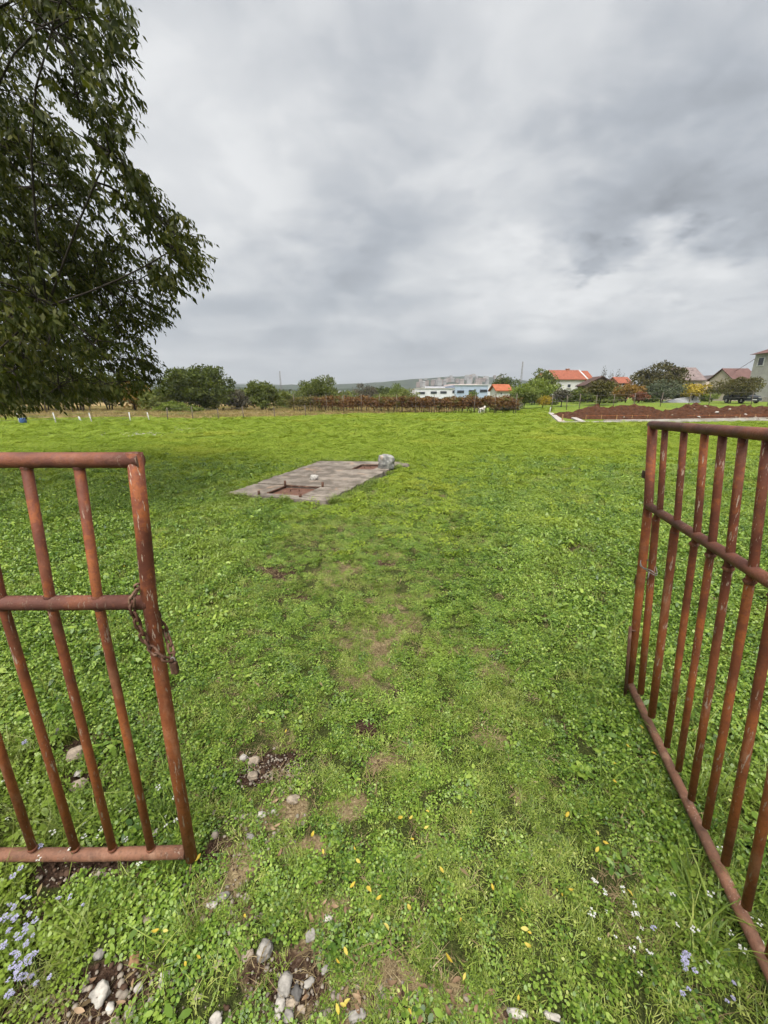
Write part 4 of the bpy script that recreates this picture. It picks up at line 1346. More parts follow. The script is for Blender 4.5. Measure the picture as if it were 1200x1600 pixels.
T_GRY = leaf_mat('grey_scrub', [(.05, .045, .032), (.085, .078, .055), (.13, .12, .085), (.17, .16, .12)], .2, .7, .7, .2)

# left hedgerow behind the big tree
gl_ = 'trees in the hedgerow behind the left fence'
for i, (px, top, wd, mt, Yv, lab) in enumerate([(-60, 575, 110, T_DARK, 40, 'dark hedgerow tree at the far left edge behind the big tree'), (10, 585, 90, T_MID, 42, 'green hedgerow tree behind the leftmost white post'), (75, 580, 90, T_DARK, 43, 'dark slim-trunked hedgerow tree between white fence posts'),
                                               (130, 575, 84, T_BRN, 44, 'olive brown hedgerow tree with bare lower trunks'), (175, 583, 70, T_DARK, 45, 'dark hedgerow tree next to the rusty coloured one')]):
    tree('hedgerow_tree', lab, px, 655, top, wd, Yv, mt, group=gl_, crown_from=.18, leafs=2400, lsize=.30, gaps=.33, stems=3)
tree('autumn_tree', 'rusty brown autumn tree at the end of the left hedgerow', 213, 650, 596, 44, 44, T_ORG, crown_from=.15, leafs=2200, lsize=.26, gaps=.3)
for i in range(8):
    px = 48 + i * 14 + random.uniform(-3, 3)
    p0 = A(px, 655, 39 + random.uniform(-1, 1)); 
    st = MB().tube([(p0.x, p0.y, -.1), (p0.x + .05, p0.y, 1.2), (p0.x + random.uniform(-.2, .2), p0.y, 3.6)], [.06, .05, .03], 6)
    sap = empty('thin_sapling', (p0.x, p0.y, 0), 'thin bare grey sapling stem in the hedgerow behind the left fence', 'tree', 'thin saplings in the left hedgerow')
    st.build('trunk', POST_W, sap)
    Pw = np.array([p0.x, p0.y, 3.2]) + rng.normal(size=(160, 3)) * np.array([.4, .4, .6])
    v_, f_2 = leaf_quads(Pw, rng.normal(size=Pw.shape), .2, 1.7)
    link('crown', leaf_mesh('crown', v_ - np.array(sap.location), f_2, T_MID), None, sap)
sh_ = 'shrubs behind the left meadow'
tree('shrub', 'olive green shrub left of the largest background tree', 250, 650, 606, 52, 43, T_MID, 'shrub', sh_, .02, 1500, .26, .3, stems=3)
tree('shrub', 'low bright green shrub in front of the largest background tree', 268, 655, 628, 46, 39, T_LIME, 'shrub', sh_, .0, 1300, .2, .3, stems=3)
tree('shrub', 'small light green shrub right of the low bright one', 302, 655, 634, 30, 39, T_LIME, 'shrub', sh_, .0, 800, .18, .3, stems=3)
tree('round_tree', 'largest broad dark green background tree left of the pylon', 314, 650, 569, 98, 43, T_DARK, crown_from=.02, leafs=10000, lsize=.25, gaps=.22, stems=3)
tree('shrub', 'dark grey green rounded bush between two background trees', 376, 650, 606, 44, 44, T_GRY, 'shrub', sh_, .0, 1800, .22, .25, stems=3)
tree('round_tree', 'mid-sized rounded green background tree left of the lattice mast', 413, 650, 594, 54, 44, T_MID, crown_from=.02, leafs=5200, lsize=.21, gaps=.2, stems=3)
tree('shrub', 'low yellowish scrub right of the mid-sized round tree', 448, 646, 613, 36, 50, T_MID, 'shrub', sh_, .0, 1200, .22, .3, stems=3)
tree('round_tree', 'round dense green tree standing behind the left end of the vineyard', 500, 648, 586, 58, 52, T_MID, crown_from=.02, leafs=6000, lsize=.22, gaps=.2, stems=2)
tree('bare_tree', 'pale twiggy tree in light brown leaf above the vineyard', 572, 645, 598, 40, 75, T_GRY, crown_from=.1, leafs=1500, lsize=.24, gaps=.36, stems=3, bare=14)
tree('dark_tree', 'dark green tree between pale twiggy tree and bright green one', 598, 645, 600, 34, 80, T_DARK, crown_from=.1, leafs=1600, lsize=.28, gaps=.3)
tree('green_tree', 'bright green small tree above the middle of the vineyard', 622, 645, 599, 32, 78, T_LIME, crown_from=.1, leafs=1600, lsize=.26, gaps=.3)
tree('shrub', 'grey green bush left of the white factory building', 638, 645, 608, 30, 70, T_MID, 'shrub', None, .05, 1200, .24, .3)
tree('shrub', 'low green bush behind the vineyard under the bright green tree', 604, 645, 614, 60, 66, T_MID, 'shrub', None, .0, 1500, .24, .3)
tree('shrub', 'small green bush in front of the blue factory wall', 738, 640, 609, 15, 90, T_LIME, 'shrub', None, .0, 500, .26, .3)

# right-hand garden
gt = 'trees in the right-hand garden'
tree('dark_tree', 'dark round tree behind the small orange roofed shed', 787, 636, 585, 36, 70, T_DARK, crown_from=.1, leafs=2000, lsize=.28, gaps=.28)
tree('conifer_tree', 'tall dark feathery tree left of the white house', 844, 636, 577, 44, 66, T_DARK, crown_from=.15, leafs=2200, lsize=.27, gaps=.38)
tree('broad_tree', 'broad bright green tree in front of the orange roofed shed', 832, 640, 593, 70, 50, T_LIME, crown_from=.25, leafs=3600, lsize=.22, gaps=.3, stems=2)
tree('fruit_tree', 'olive green fruit tree with forked trunk by the lawn edge', 817, 642, 611, 40, 42, T_MID, group=gt, crown_from=.3, leafs=1700, lsize=.17, gaps=.3, stems=2)
tree('yellow_shrub', 'small bright yellow bush beside the white roofed lean-to', 847, 642, 617, 20, 42, T_YEL, 'shrub', None, .1, 900, .13, .3)
tree('fruit_tree', 'thin grey fruit tree in front of the white house wall', 876, 641, 607, 30, 42, T_GRY, group=gt, crown_from=.3, leafs=700, lsize=.15, gaps=.35, bare=26)
tree('fruit_tree', 'green fruit tree below the right end of the red roof', 905, 637, 606, 34, 47, T_MID, group=gt, crown_from=.25, leafs=1500, lsize=.18, gaps=.32)
tree('fruit_tree', 'olive leaved fruit tree in front of the brown gable', 934, 641, 591, 46, 42, T_BRN, group=gt, crown_from=.28, leafs=2400, lsize=.19, gaps=.33, stems=2, bare=14)
tree('autumn_tree', 'orange and green autumn tree left of the red one', 976, 635, 600, 46, 48, T_ORG, crown_from=.3, leafs=2200, lsize=.19, gaps=.3)
tree('red_shrub', 'small pinkish red autumn tree under the orange one', 996, 634, 612, 24, 46, T_RED, 'shrub', None, .15, 900, .16, .3)
tree('dark_tree', 'large spreading dark brown green tree behind the garden', 1022, 635, 568, 72, 62, T_BRN, crown_from=.2, leafs=5200, lsize=.27, gaps=.40, stems=3, bare=20)
tree('olive_tree', 'grey green olive tree in front of the large dark tree', 1032, 634, 594, 52, 50, T_OLIVE, crown_from=.12, leafs=2600, lsize=.19, gaps=.32, stems=2)
tree('olive_tree', 'smaller grey green olive tree right of the first', 1056, 634, 602, 28, 52, T_OLIVE, crown_from=.12, leafs=1200, lsize=.18, gaps=.32)
tree('yellow_tree', 'bright yellow autumn tree in front of the taupe roofed house', 1080, 633, 597, 40, 50, T_YEL, crown_from=.25, leafs=1700, lsize=.18, gaps=.34)
tree('fruit_tree', 'low spreading fruit tree with leaning trunk beside the parked car', 1138, 634, 589, 62, 46, T_BRN, group=gt, crown_from=.3, leafs=3000, lsize=.18, gaps=.3, lean=.05, stems=2)
tree('shrub', 'small pale yellow green bush by the garden gate', 1110, 632, 607, 20, 54, T_LIME, 'shrub', None, .1, 500, .18, .35)
tree('shrub', 'dark low shrub behind the right garden fence near the red tree', 950, 634, 618, 24, 52, T_DARK, 'shrub', None, .0, 700, .18, .3)
tree('shrub', 'grey tangled shrub under netting at the right end of the vineyard', 797, 643, 621, 36, 40, T_GRY, 'shrub', None, .0, 1300, .16, .28, stems=3)
tree('shrub', 'dark green bramble at the field edge beside the netted shrub', 780, 645, 627, 40, 41, T_DARK, 'shrub', None, .0, 1000, .16, .3, stems=3)
for (px, top, wd, Yv, mt, lab) in ((890, 617, 30, 56, T_DARK, 'dark leafy shrub under the red roof of the white house'), (918, 615, 30, 54, T_MID, 'green shrub between the fruit trees below the brown gable'), (960, 619, 26, 56, T_BRN, 'brownish shrub left of the orange autumn tree'),
                                   (1010, 616, 34, 55, T_DARK, 'dark shrub behind the small red autumn tree'), (1062, 612, 26, 58, T_MID, 'green shrub between the olive trees and the yellow tree'), (1100, 615, 22, 60, T_DARK, 'dark shrub at the foot of the taupe roofed house'),
                                   (868, 609, 36, 62, T_MID, 'green tree-like shrub before the white house wall'), (860, 625, 18, 46, T_DARK, 'low dark shrub right of the small yellow bush'), (945, 626, 30, 46, T_MID, 'low green shrub under the olive leaved fruit tree')):
    tree('shrub', lab, px, 636, top, wd, Yv, mt, 'shrub', None, .0, 1100, .22, .25, stems=2)
# bare poplars far behind
for i, (px, top) in enumerate([(937, 572), (949, 578), (960, 576), (967, 582), (1126, 577), (1135, 582)]):
    tree('bare_poplar', ('tall thin leafless poplar behind the brown gabled house' if px < 1000 else 'thin leafless poplar behind the low right-hand roofs'), px, 625, top, 7, 150, T_GRY, group='leafless poplars' if px < 1000 else 'leafless poplars at the right', crown_from=.2, leafs=110, lsize=.4, gaps=.2, bare=16, yb=0)

# far scrub belt, reads as one mass
nb = 9000
bxv = rng.uniform(-150, 5, nb); byv = rng.uniform(105, 135, nb)
bh = 1.6 + 2.6 * fbm(bxv, byv, .06, 3, 77)
Pw = np.stack([bxv, byv, rng.random(nb) * bh], -1)
v_, f_2 = leaf_quads(Pw, rng.normal(size=Pw.shape) + np.array([0, -.3, .5]), 1.1, 1.5)
o = link('far_scrub', leaf_mesh('far_scrub', v_, f_2, T_MID)); tag(o, 'low scrub belt far behind the vineyard and meadow', 'scrub', kind='stuff')
#PART4

# ------------------------------------------------------------------ vineyard
T_VINE = leaf_mat('vine_red', [(.055, .030, .012), (.12, .058, .022), (.19, .088, .030), (.21, .155, .045)], .3, .6, .6, .3, (.11, .115, .025), .9)
T_VINEG = leaf_mat('vine_green', [(.05, .05, .014), (.11, .10, .022), (.17, .15, .035), (.22, .13, .04)], .25, .6, .6, .3)


def vine_meshes(mat, seed):
    r = np.random.default_rng(seed); n = 420
    P_ = np.stack([r.normal(0, .36, n), r.normal(0, .17, n), .48 + 1.05 * r.beta(2.0, 1.6, n)], -1)
    P_[:, 2] += .10 * np.sin(P_[:, 0] * 5 + seed)
    v_, f_ = leaf_quads(P_, r.normal(size=P_.shape) + np.array([0, -.3, -.3]), .15, 1.15)
    tk = MB().tube([(0, 0, -.1), (.03, .01, .35), (-.02, 0, .75), (.03, 0, 1.15)], [.035, .03, .024, .012], 6)
    tk.tube([(-.02, 0, .75), (.4, .02, .85)], [.014, .008], 5); tk.tube([(-.02, 0, .75), (-.4, .02, .82)], [.014, .008], 5)
    return tk.mesh('trunk'), leaf_mesh('foliage', v_, f_, mat)


vset = [vine_meshes(T_VINE, s) for s in range(5)]; vgset = [vine_meshes(T_VINEG, s + 20) for s in range(2)]
for a, b_ in vset + vgset: a.materials.append(DARKBARK)
VS, VE = GT(458, 643), GT(800, 646)
VE = Vector((VS.x + (VE.x - VS.x), VE.y, 0))
nv = int((VE - VS).length / .72)
random.seed(77)
for row in range(3):
    for i in range(nv + 1):
        q = i / nv
        p = VS.lerp(VE, q) + Vector((random.uniform(-.1, .1), row * 2.1 + random.uniform(-.08, .08), 0))
        p.z = TZ(p.x, p.y)
        green = i < 4
        pr = random.choice(vgset if green else vset)
        lab = ('yellow green vine at the left end of the vineyard rows' if green else 'russet leaved vine in the %s vineyard row' % ('front', 'second', 'third')[row])
        o = empty('grape_vine', p, lab, 'vine', ('yellow green vines' if green else 'russet vines, %s row' % ('front', 'second', 'third')[row]), random.choice((0, math.pi)) + random.uniform(-.1, .1))
        s_ = random.uniform(.86, 1.0); o.scale = (s_, s_, s_ * random.uniform(.95, 1.06))
        link('trunk', pr[0], None, o); link('foliage', pr[1], None, o)
pm_ = MB().tube([(0, 0, -.2), (0, 0, 1.75)], .035, 6).mesh('vineyard_post'); pm_.materials.append(POST_W)
for i in range(13):
    p = VS.lerp(VE, i / 12) + Vector((.2, -.25, 0))
    o = link('vineyard_post', pm_, None, None, (p.x, p.y, TZ(p.x, p.y))); o.rotation_euler = (random.uniform(-.04, .04), random.uniform(-.04, .04), 0)
    tag(o, 'grey wooden post standing along the front vineyard row', 'post', 'posts of the vineyard row')
vw = MB()
for h in (.6, 1.1):
    vw.tube([VS + Vector((-.5, -.26, h)), VS.lerp(VE, .5) + Vector((.2, -.26, h)), VE + Vector((.5, -.26, h))], .006, 4)
tag(vw.build('trellis_wire', WIRE), 'thin trellis wires stretched along the front vineyard row', 'wire')


# ------------------------------------------------------------------ fences
def fence(label, posts, mat, wires, hfun, r=.035, name='wire_fence', wr=.006):
    p0 = GT(*posts[0])
    fo = empty(name, p0, label, 'fence')
    tops = []
    for (px, py) in posts:
        p = GT(px, py); h = hfun(); lean = random.uniform(-.08, .08)
        top = p + Vector((lean, random.uniform(-.04, .04), h))
        MB().tube([p + Vector((0, 0, -.2)), top], r, 7).build('post', mat, fo); tops.append((p, top))
    for q in wires:
        wpts = [a.lerp(b_, q) + Vector((0, -r, 0)) for a, b_ in tops]
        MB().tube(wpts, wr, 4).build('wire', WIRE, fo)
    return fo


random.seed(9)
fence('wire fence with short white posts along the left edge of the field', [(-40, 664), (32, 662), (88, 661), (144, 660), (204, 659), (233.5, 657)], WHITE, (.35, .65, .95), lambda: random.uniform(.50, .62), .032)
fence('wire fence with thin rusty posts in front of the brown meadow', [(262, 657), (302, 656), (342, 655), (381, 655), (430, 653), (478, 651)], POST_W, (.5, .9), lambda: random.uniform(.7, .95), .030)
o = link('white_marker', rock_mesh('white_marker', (.12, .10, .42), 4, .1, 2, .4, WHITE), None, None, tuple(GT(125.5, 658) + Vector((0, 0, .12)))); o.rotation_euler = (0, -.3, 0)
tag(o, 'short leaning white marker between two white fence posts', 'marker')
fence('sparse garden wire fence with slim posts along the right lots', [(862, 642), (885, 641), (905, 640), (930, 639), (958, 638), (990, 637), (1031, 636), (1075, 635.5), (1107, 635), (1173, 634.5), (1199, 634)], POST_W, (.3, .6, .95), lambda: random.uniform(1.25, 1.45), .034, wr=.010)
# car bonnet and drum glimpsed at the far left
pb_ = GT(37, 662)
o = MB().tube([pb_ + Vector((0, 0, 0)), pb_ + Vector((0, 0, .1)), pb_ + Vector((0, 0, .25)), pb_ + Vector((0, 0, .34))], [.16, .17, .17, .15], 12).build('blue_drum', simple_mat('blue_plastic', (.04, .09, .22), .5))
tag(o, 'small blue plastic tub by the leftmost white fence post', 'tub')

# ------------------------------------------------------------------ building site on the right
found = empty('concrete_foundation', GT(880, 661), 'pale concrete strip footings laid out beside the dirt heaps', 'foundation')


def strip(pts, wd):
    """low concrete strip following photo points on the ground"""
    P_ = [GT(*q) for q in pts]; wd *= .7
    lft, rgt = [], []
    for i, p in enumerate(P_):
        d = (P_[min(i + 1, len(P_) - 1)] - P_[max(i - 1, 0)]); d.z = 0; d.normalize(); s = Vector((-d.y, d.x, 0)) * wd / 2
        lft.append(p + s); rgt.append(p - s)
    m_ = MB()
    n = len(P_); vs = []
    for l_, r_ in zip(lft, rgt):
        for q in (l_, r_): vs += [(q.x, q.y, q.z - .15), (q.x, q.y, q.z + .10)]
    fs = []
    for i in range(n - 1):
        a, b_ = 4 * i, 4 * (i + 1)
        fs += [(a + 1, b_ + 1, b_ + 3, a + 3), (a, b_, b_ + 1, a + 1), (a + 2, a + 3, b_ + 3, b_ + 2)]
    fs += [(0, 1, 3, 2), (4 * n - 4, 4 * n - 2, 4 * n - 1, 4 * n - 3)]
    m_.add(vs, fs).build('footing', FOUND, found, .01)


strip([(860, 646.5), (866, 651), (872, 656), (878, 661)], .55)
strip([(893, 652.5), (900, 656), (909, 660.3)], .5)
strip([(874, 661.6), (920, 661.2), (960, 660.8), (1020, 660), (1100, 658.8), (1215, 657)], .30)
strip([(890, 652.6), (905, 652.6), (917, 652.5)], .4)
strip([(945, 658.4), (1000, 658), (1060, 657.2), (1130, 656), (1215, 654.2)], .34)
ORG = simple_mat('orange_tape', (.34, .10, .03), .6)
WOODB = simple_mat('form_board', (.30, .17, .08), .8, .3, 6)


MOUNDS = []


def mound(name, label, cxp, basep, halfp, topp, depth, seed, flat=2.0):
    c = GT(cxp, basep); Y0 = c.y + depth * .5
    halfw = halfp / FPX * Y0; top = A(cxp, topp, Y0).z - c.z
    n1_, n2_ = 90, 46
    U, W_ = np.meshgrid(np.linspace(-1, 1, n1_), np.linspace(-1, 1, n2_))
    X_ = c.x + U * halfw; Y_ = Y0 + W_ * depth * .5
    prof = np.clip(1 - np.abs(U) ** flat, 0, 1) ** .8 * np.clip(1 - np.abs(W_) ** 1.7, 0, 1) ** .9
    nz = fbm(X_, Y_, .9, 4, seed); nf_ = fbm(X_, Y_, 4.5, 3, seed + 3)
    Z_ = terrain(X_, Y_) - .06 + top * prof * (.40 + 1.0 * nz) + prof ** .5 * (nf_ - .5) * .28
    ix = np.arange(n1_ * n2_).reshape(n2_, n1_)
    F_ = np.stack([ix[:-1, :-1], ix[:-1, 1:], ix[1:, 1:], ix[1:, :-1]], -1).reshape(-1, 4)
    me_ = mesh_np(name, np.stack([X_, Y_, Z_], -1).reshape(-1, 3) - np.array([c.x, c.y, 0]), F_, False)
    me_.materials.append(SOILM)
    o = link(name, me_, None, None, (c.x, c.y, 0))
    MOUNDS.append(o)
    return tag(o, label, 'dirt heap', 'heaps of excavated red soil')


mound('dirt_mound', 'long smooth red brown soil heap behind the footings', 985, 656, 82, 632.5, 3.2, 3, 2.6)
mound('dirt_mound', 'lumpy soil heap with pale rubble below the leaning fruit tree', 1112, 655, 62, 632, 3.0, 7, 2.2)
mound('dirt_mound', 'soil heap at the right edge in front of the car', 1200, 655, 62, 631, 3.2, 11, 2.4)
mound('dirt_mound', 'low trailing soil bank joining the larger heaps', 1068, 656, 130, 641, 2.2, 17, 4.0)
mound('dirt_mound', 'small isolated soil heap left of the long heap', 890, 651, 20, 641, 1.6, 23, 1.8)
random.seed(41)
for i, (px, py, s_) in enumerate([(1092, 652, .24), (1085, 640, .2), (1050, 649, .16), (1120, 645, .3), (1140, 640, .26), (1060, 655, .14), (1165, 648, .2), (1102, 636, .3), (1010, 650, .12), (975, 652, .12), (1180, 652, .2), (1150, 652, .15)]):
    hits = []
    for mo in MOUNDS:
        bv = BVHTree.FromPolygons([v.co + mo.location for v in mo.data.vertices], [q.vertices[:] for q in mo.data.polygons])
        hit = bv.ray_cast(Vector((0, 0, CAM_H)), ray(px, py).normalized())
        if hit[0] is not None: hits.append((hit[3], hit[0]))
    if not hits: continue
    p = min(hits, key=lambda q: q[0])[1]
    o = link('rubble', rock_mesh('rubble', (s_, s_ * .7, s_ * .5), i + 50, .3, 2, .3, FOUND if i % 3 == 0 else STONES[2]), None, None, (p.x, p.y, p.z + s_ * .1)); o.rotation_euler = (.3, .2, i)
    tag(o, 'pale chunk of rubble lodged in the soil heaps', 'stone', 'rubble in the soil heaps')
fo = empty('site_string_line', GT(915, 655), 'orange string and small pegs marking the edge before the heaps', 'string')
pp = [GT(915 + i * 24, 656.3 - i * .12) for i in range(13)]
for p in pp: MB().box(p + Vector((0, 0, .12)), (.04, .04, .42)).build('peg', WOODB, fo)
MB().tube([p + Vector((0, 0, .28)) for p in pp], .011, 4).build('string', ORG, fo)
bp = GT(878, 660); 
tag(MB().box(bp + Vector((0, 0, .2)), (.05, .05, .55)).build('survey_peg', WOODB), 'wooden survey peg at the corner of the footings', 'peg')
bp = GT(859, 646)
tag(MB().box(bp + Vector((0, 0, .25)), (.06, .06, .6)).build('survey_peg', WHITE), 'white survey peg at the far end of the left footing', 'peg')


# ------------------------------------------------------------------ houses
def mat_flat(name, c, rough=.8, var=.12, sc=.8): return simple_mat(name, c, rough, var, sc, .25)


WALLW = mat_flat('white_render', (.50, .49, .475)); WALLB = mat_flat('beige_render', (.42, .36, .30)); WALLG = mat_flat('grey_render', (.34, .33, .31), .9, .18, 1.5)
WALLBR = mat_flat('brown_boards', (.11, .07, .05)); WALLO = mat_flat('orange_brick', (.36, .17, .10)); BLUE = mat_flat('pale_blue_cladding', (.30, .36, .46)); FACW = mat_flat('factory_white', (.52, .52, .55))
PINK = mat_flat('pinkish_render', (.55, .44, .40))
GLASS, tt, oo = new_mat('dark_window_glass'); principled(tt, oo, (.02, .024, .03), .12, .6)


def tile_mat(name, c):
    m, t, out = new_mat(name)
    tcx = t.node('ShaderNodeTexCoord')
    wv = t.node('ShaderNodeTexWave'); wv.inputs['Scale'].default_value = 2.2; wv.inputs['Distortion'].default_value = .6; wv.bands_direction = 'Z'
    t.set(wv.inputs['Vector'], tcx.outputs['Object'])
    n = t.noise(tcx.outputs['Object'], 1.8, 4, .6)
    col = t.ramp(n, [(.3, tuple(x * .7 for x in c)), (.55, c), (.75, tuple(min(1, x * 1.25) for x in c))])
    col = t.mix(t.math('MULTIPLY', wv.outputs['Fac'], .25), col, tuple(x * .5 for x in c))
    principled(t, out, col, .85, .2)
    return m


ROOFR = tile_mat('red_roof_tile', (.26, .085, .05)); ROOFT = tile_mat('taupe_roof_tile', (.20, .155, .145)); ROOFB = tile_mat('brown_roof_tile', (.085, .05, .042)); ROOFM = tile_mat('maroon_roof_tile', (.135, .075, .066)); ROOFD = tile_mat('dark_roof_tile', (.10, .085, .085))
ROOFO = tile_mat('orange_roof_tile', (.33, .105, .05))


def house(name, label, px0, px1, yeave, yridge, Y, depth, wall, roof, windows=(), chimney=None, gable='side', oh=.35, verge=None, rz=0.0, wallpx=None, cat='house', sill=True):
    """wall front at depth Y between photo columns px0..px1; ridge along x ('side') or along y ('front')"""
    a, b_ = A(px0, yeave, Y), A(px1, yeave, Y)
    x0, x1, ze = a.x, b_.x, a.z
    zb = TZ((x0 + x1) / 2, Y) - .3
    zr = A((px0 + px1) / 2, yridge, Y + (depth / 2 if gable == 'side' else 0)).z
    root_ = empty(name, ((x0 + x1) / 2, Y, zb + .3), label, cat)
    cx = (x0 + x1) / 2
    wl = MB()
    if gable == 'side':
        prof = [(Y, zb), (Y + depth, zb), (Y + depth, ze), (Y + depth / 2, zr), (Y, ze)]
        vs = [(x0, y_, z_) for y_, z_ in prof] + [(x1, y_, z_) for y_, z_ in prof]
    else:
        prof = [(x0, zb), (x1, zb), (x1, ze), (cx, zr), (x0, ze)]
        vs = [(x_, Y, z_) for x_, z_ in prof] + [(x_, Y + depth, z_) for x_, z_ in prof]
    n = 5
    wl.add(vs, [tuple(range(n - 1, -1, -1)), tuple(range(n, 2 * n))] + [(i, (i + 1) % n, n + (i + 1) % n, n + i) for i in range(n)])
    wl.build('wall', wall, root_)
    th = .16
    rf = None
    for s in (-1, 1):
        m_ = MB()
        if gable == 'side':
            ye, yr = (Y - oh if s < 0 else Y + depth + oh), Y + depth / 2
            dz_ = (zr - ze) / (depth / 2) * oh
            A_ = [(x0 - oh, ye, ze - dz_), (x1 + oh, ye, ze - dz_), (x1 + oh, yr, zr), (x0 - oh, yr, zr)]
        else:
            xe = x0 - oh if s < 0 else x1 + oh
            dz_ = (zr - ze) / ((x1 - x0) / 2) * oh
            A_ = [(xe, Y - oh, ze - dz_), (cx, Y - oh, zr), (cx, Y + depth + oh, zr), (xe, Y + depth + oh, ze - dz_)]
        up = [(q[0], q[1], q[2] + th) for q in A_]; lo = [(q[0], q[1], q[2] + .015) for q in A_]
        m_.add(lo + up, [(3, 2, 1, 0), (4, 5, 6, 7), (0, 1, 5, 4), (1, 2, 6, 5), (2, 3, 7, 6), (3, 0, 4, 7)])
        rf = m_.build('roof', roof, root_)
        if verge and gable == 'side' and s < 0:
            for xx in (x0 - oh - .05, x1 + oh + .05):
                v = MB(); v.tube([(xx, ye, ze - dz_ + .12), (xx, yr, zr + .12)], .17, 4); v.build('verge_board', verge, root_)
    if chimney:
        c = A(chimney[0], chimney[1], Y + depth / 2)
        q = MB(); q.box((c.x, Y + depth / 2, (c.z + zr - .3) / 2), (.6, .6, max(.5, c.z - zr + .3))); q.box((c.x, Y + depth / 2, c.z + .05), (.75, .75, .12))
        q.build('chimney', WALLO, root_)
    for (wx, wy, ww, wh) in windows:
        c = A(wx, wy, Y); W_ = ww / FPX * Y; H_ = wh / FPX * Y
        fr = MB()
        fw = .09
        for dx, dz_, sx, sz in ((0, H_ / 2, W_ + fw, fw), (0, -H_ / 2, W_ + fw, fw), (-W_ / 2, 0, fw, H_ - fw), (W_ / 2, 0, fw, H_ - fw)):
            fr.box((c.x + dx, Y - .03, c.z + dz_), (sx, .10, sz))
        win = fr.build('window', WHITE, root_)
        pn = MB().box((c.x - root_.location.x, Y - .012 - root_.location.y, c.z - root_.location.z), (W_ - fw * .9, .03, H_ - fw * .9))
        pn.build('pane', GLASS, win)
        if sill:
            MB().box((c.x - root_.location.x, Y - .1 - root_.location.y, c.z - H_ / 2 - .08 - root_.location.z), (W_ + .25, .2, .07)).build('sill', FOUND, win)
    return root_


hw = house('white_house', 'white house with long red tiled roof and white verges', 868, 914, 592.5, 579.5, 84, 8, WALLW, ROOFR, [(875, 603, 5, 5), (889, 603, 5, 5), (903, 603, 5, 5)], (887, 577), verge=WHITE)
# its lower rear part to the right
house('rear_wing', 'brick wing with red roof joined to the right of the white house', 915.5, 927, 593, 580.5, 85.5, 6.5, WALLO, ROOFR, [(921, 600, 3.5, 4)], oh=.12)
house('red_roof_house', 'lower red roofed house half hidden left of the white house', 852, 870, 596, 584, 96, 7, WALLW, ROOFR, [(860, 603, 4, 4)])
house('brown_house', 'dark brown gabled house behind the garden fruit trees', 914, 963, 602, 589, 72, 2.6, WALLBR, ROOFB, [(938, 603, 4.5, 5), (926, 612, 5, 6), (950, 612, 5, 6)], gable='front')
house('orange_house', 'orange walled house peeping out left of the large dark tree', 967, 986, 598, 590, 100, 5, WALLO, ROOFR, [(974, 601, 4, 4)])
house('shed', 'small shed with bright orange roof behind the vineyard end', 777, 797, 610, 602, 62, 4, WALLW, ROOFO, [(783, 615, 3, 3.5)], cat='shed', sill=False)
house('taupe_house', 'house with large taupe roof right of the dark tree', 1064, 1098, 592, 575.5, 78, 6, PINK, ROOFT, [(1082, 601, 5, 6), (1092, 612, 5, 7)], oh=.5)
house('pink_house', 'low pale pink gabled house between taupe roof and maroon roof', 1104, 1127, 593, 587, 88, 4, PINK, ROOFD, [(1112, 599, 4, 4.5), (1121, 599, 4, 4.5)], gable='front')
house('maroon_house', 'beige house with maroon hip roof left of the grey house', 1146, 1182, 592, 577, 70, 5, WALLB, ROOFM, [(1172, 604, 3.5, 12)], (1148, 582))
# grey rendered two-storey house at the right edge: its side wall faces the field
YG = 62.0
a = A(1181, 554, YG); zb = TZ(a.x, YG) - .3
x0 = a.x; x1 = a.x + 9; y0_, y1_ = YG - 11, YG; ze = a.z
gh = empty('grey_house', (a.x + 4, (y0_ + y1_) / 2, zb + .3), 'grey rendered two storey house cut by the right picture edge', 'house')
MB().add([(x0, y0_, zb), (x1, y0_, zb), (x1, y1_, zb), (x0, y1_, zb), (x0, y0_, ze), (x1, y0_, ze), (x1, y1_, ze), (x0, y1_, ze)], [(0, 3, 2, 1), (4, 5, 6, 7), (0, 1, 5, 4), (1, 2, 6, 5), (2, 3, 7, 6), (3, 0, 4, 7)]).build('wall', WALLG, gh)
rp = MB(); o_ = .5; cx, cy = (x0 + x1) / 2, (y0_ + y1_) / 2
rp.add([(x0 - o_, y0_ - o_, ze + .02), (x1 + o_, y0_ - o_, ze + .02), (x1 + o_, y1_ + o_, ze + .02), (x0 - o_, y1_ + o_, ze + .02), (cx, cy - 1, ze + 2.4), (cx, cy + 1, ze + 2.4)], [(3, 2, 1, 0), (0, 1, 4), (1, 2, 5, 4), (2, 3, 5), (3, 0, 4, 5)])
rp.build('roof', ROOFM, gh)
MB().box((x0 - .02, cy, zb + .45), (.10, 11.06, .9)).build('plinth', FOUND, gh)
for (wx, wy, H_) in ((1189.5, 565, 1.15), (1186, 598, .95)):
    d = ray(wx, wy); tq = x0 / d.x; c = Vector((x0, d.y * tq, CAM_H + d.z * tq)); W_ = .95
    fr = MB()
    for dy, dz_, sy, sz in ((0, H_ / 2, W_ + .1, .1), (0, -H_ / 2, W_ + .1, .1), (-W_ / 2, 0, .1, H_ - .1), (W_ / 2, 0, .1, H_ - .1)): fr.box((x0 - .03, c.y + dy, c.z + dz_), (.1, sy, sz))
    win = fr.build('window', WHITE, gh)
    MB().box((x0 - .012 - gh.location.x, c.y - gh.location.y, c.z - gh.location.z), (.03, W_ - .09, H_ - .09)).build('pane', GLASS, win)
# overhead cable to that house
tag(MB().tube(bez(A(1182, 559, 61.9), A(1120, 593, 84), -.012, 12, 0), .035, 4).build('overhead_cable', CHAINM), 'overhead cable sagging from the grey house to the roofs on the left', 'cable')

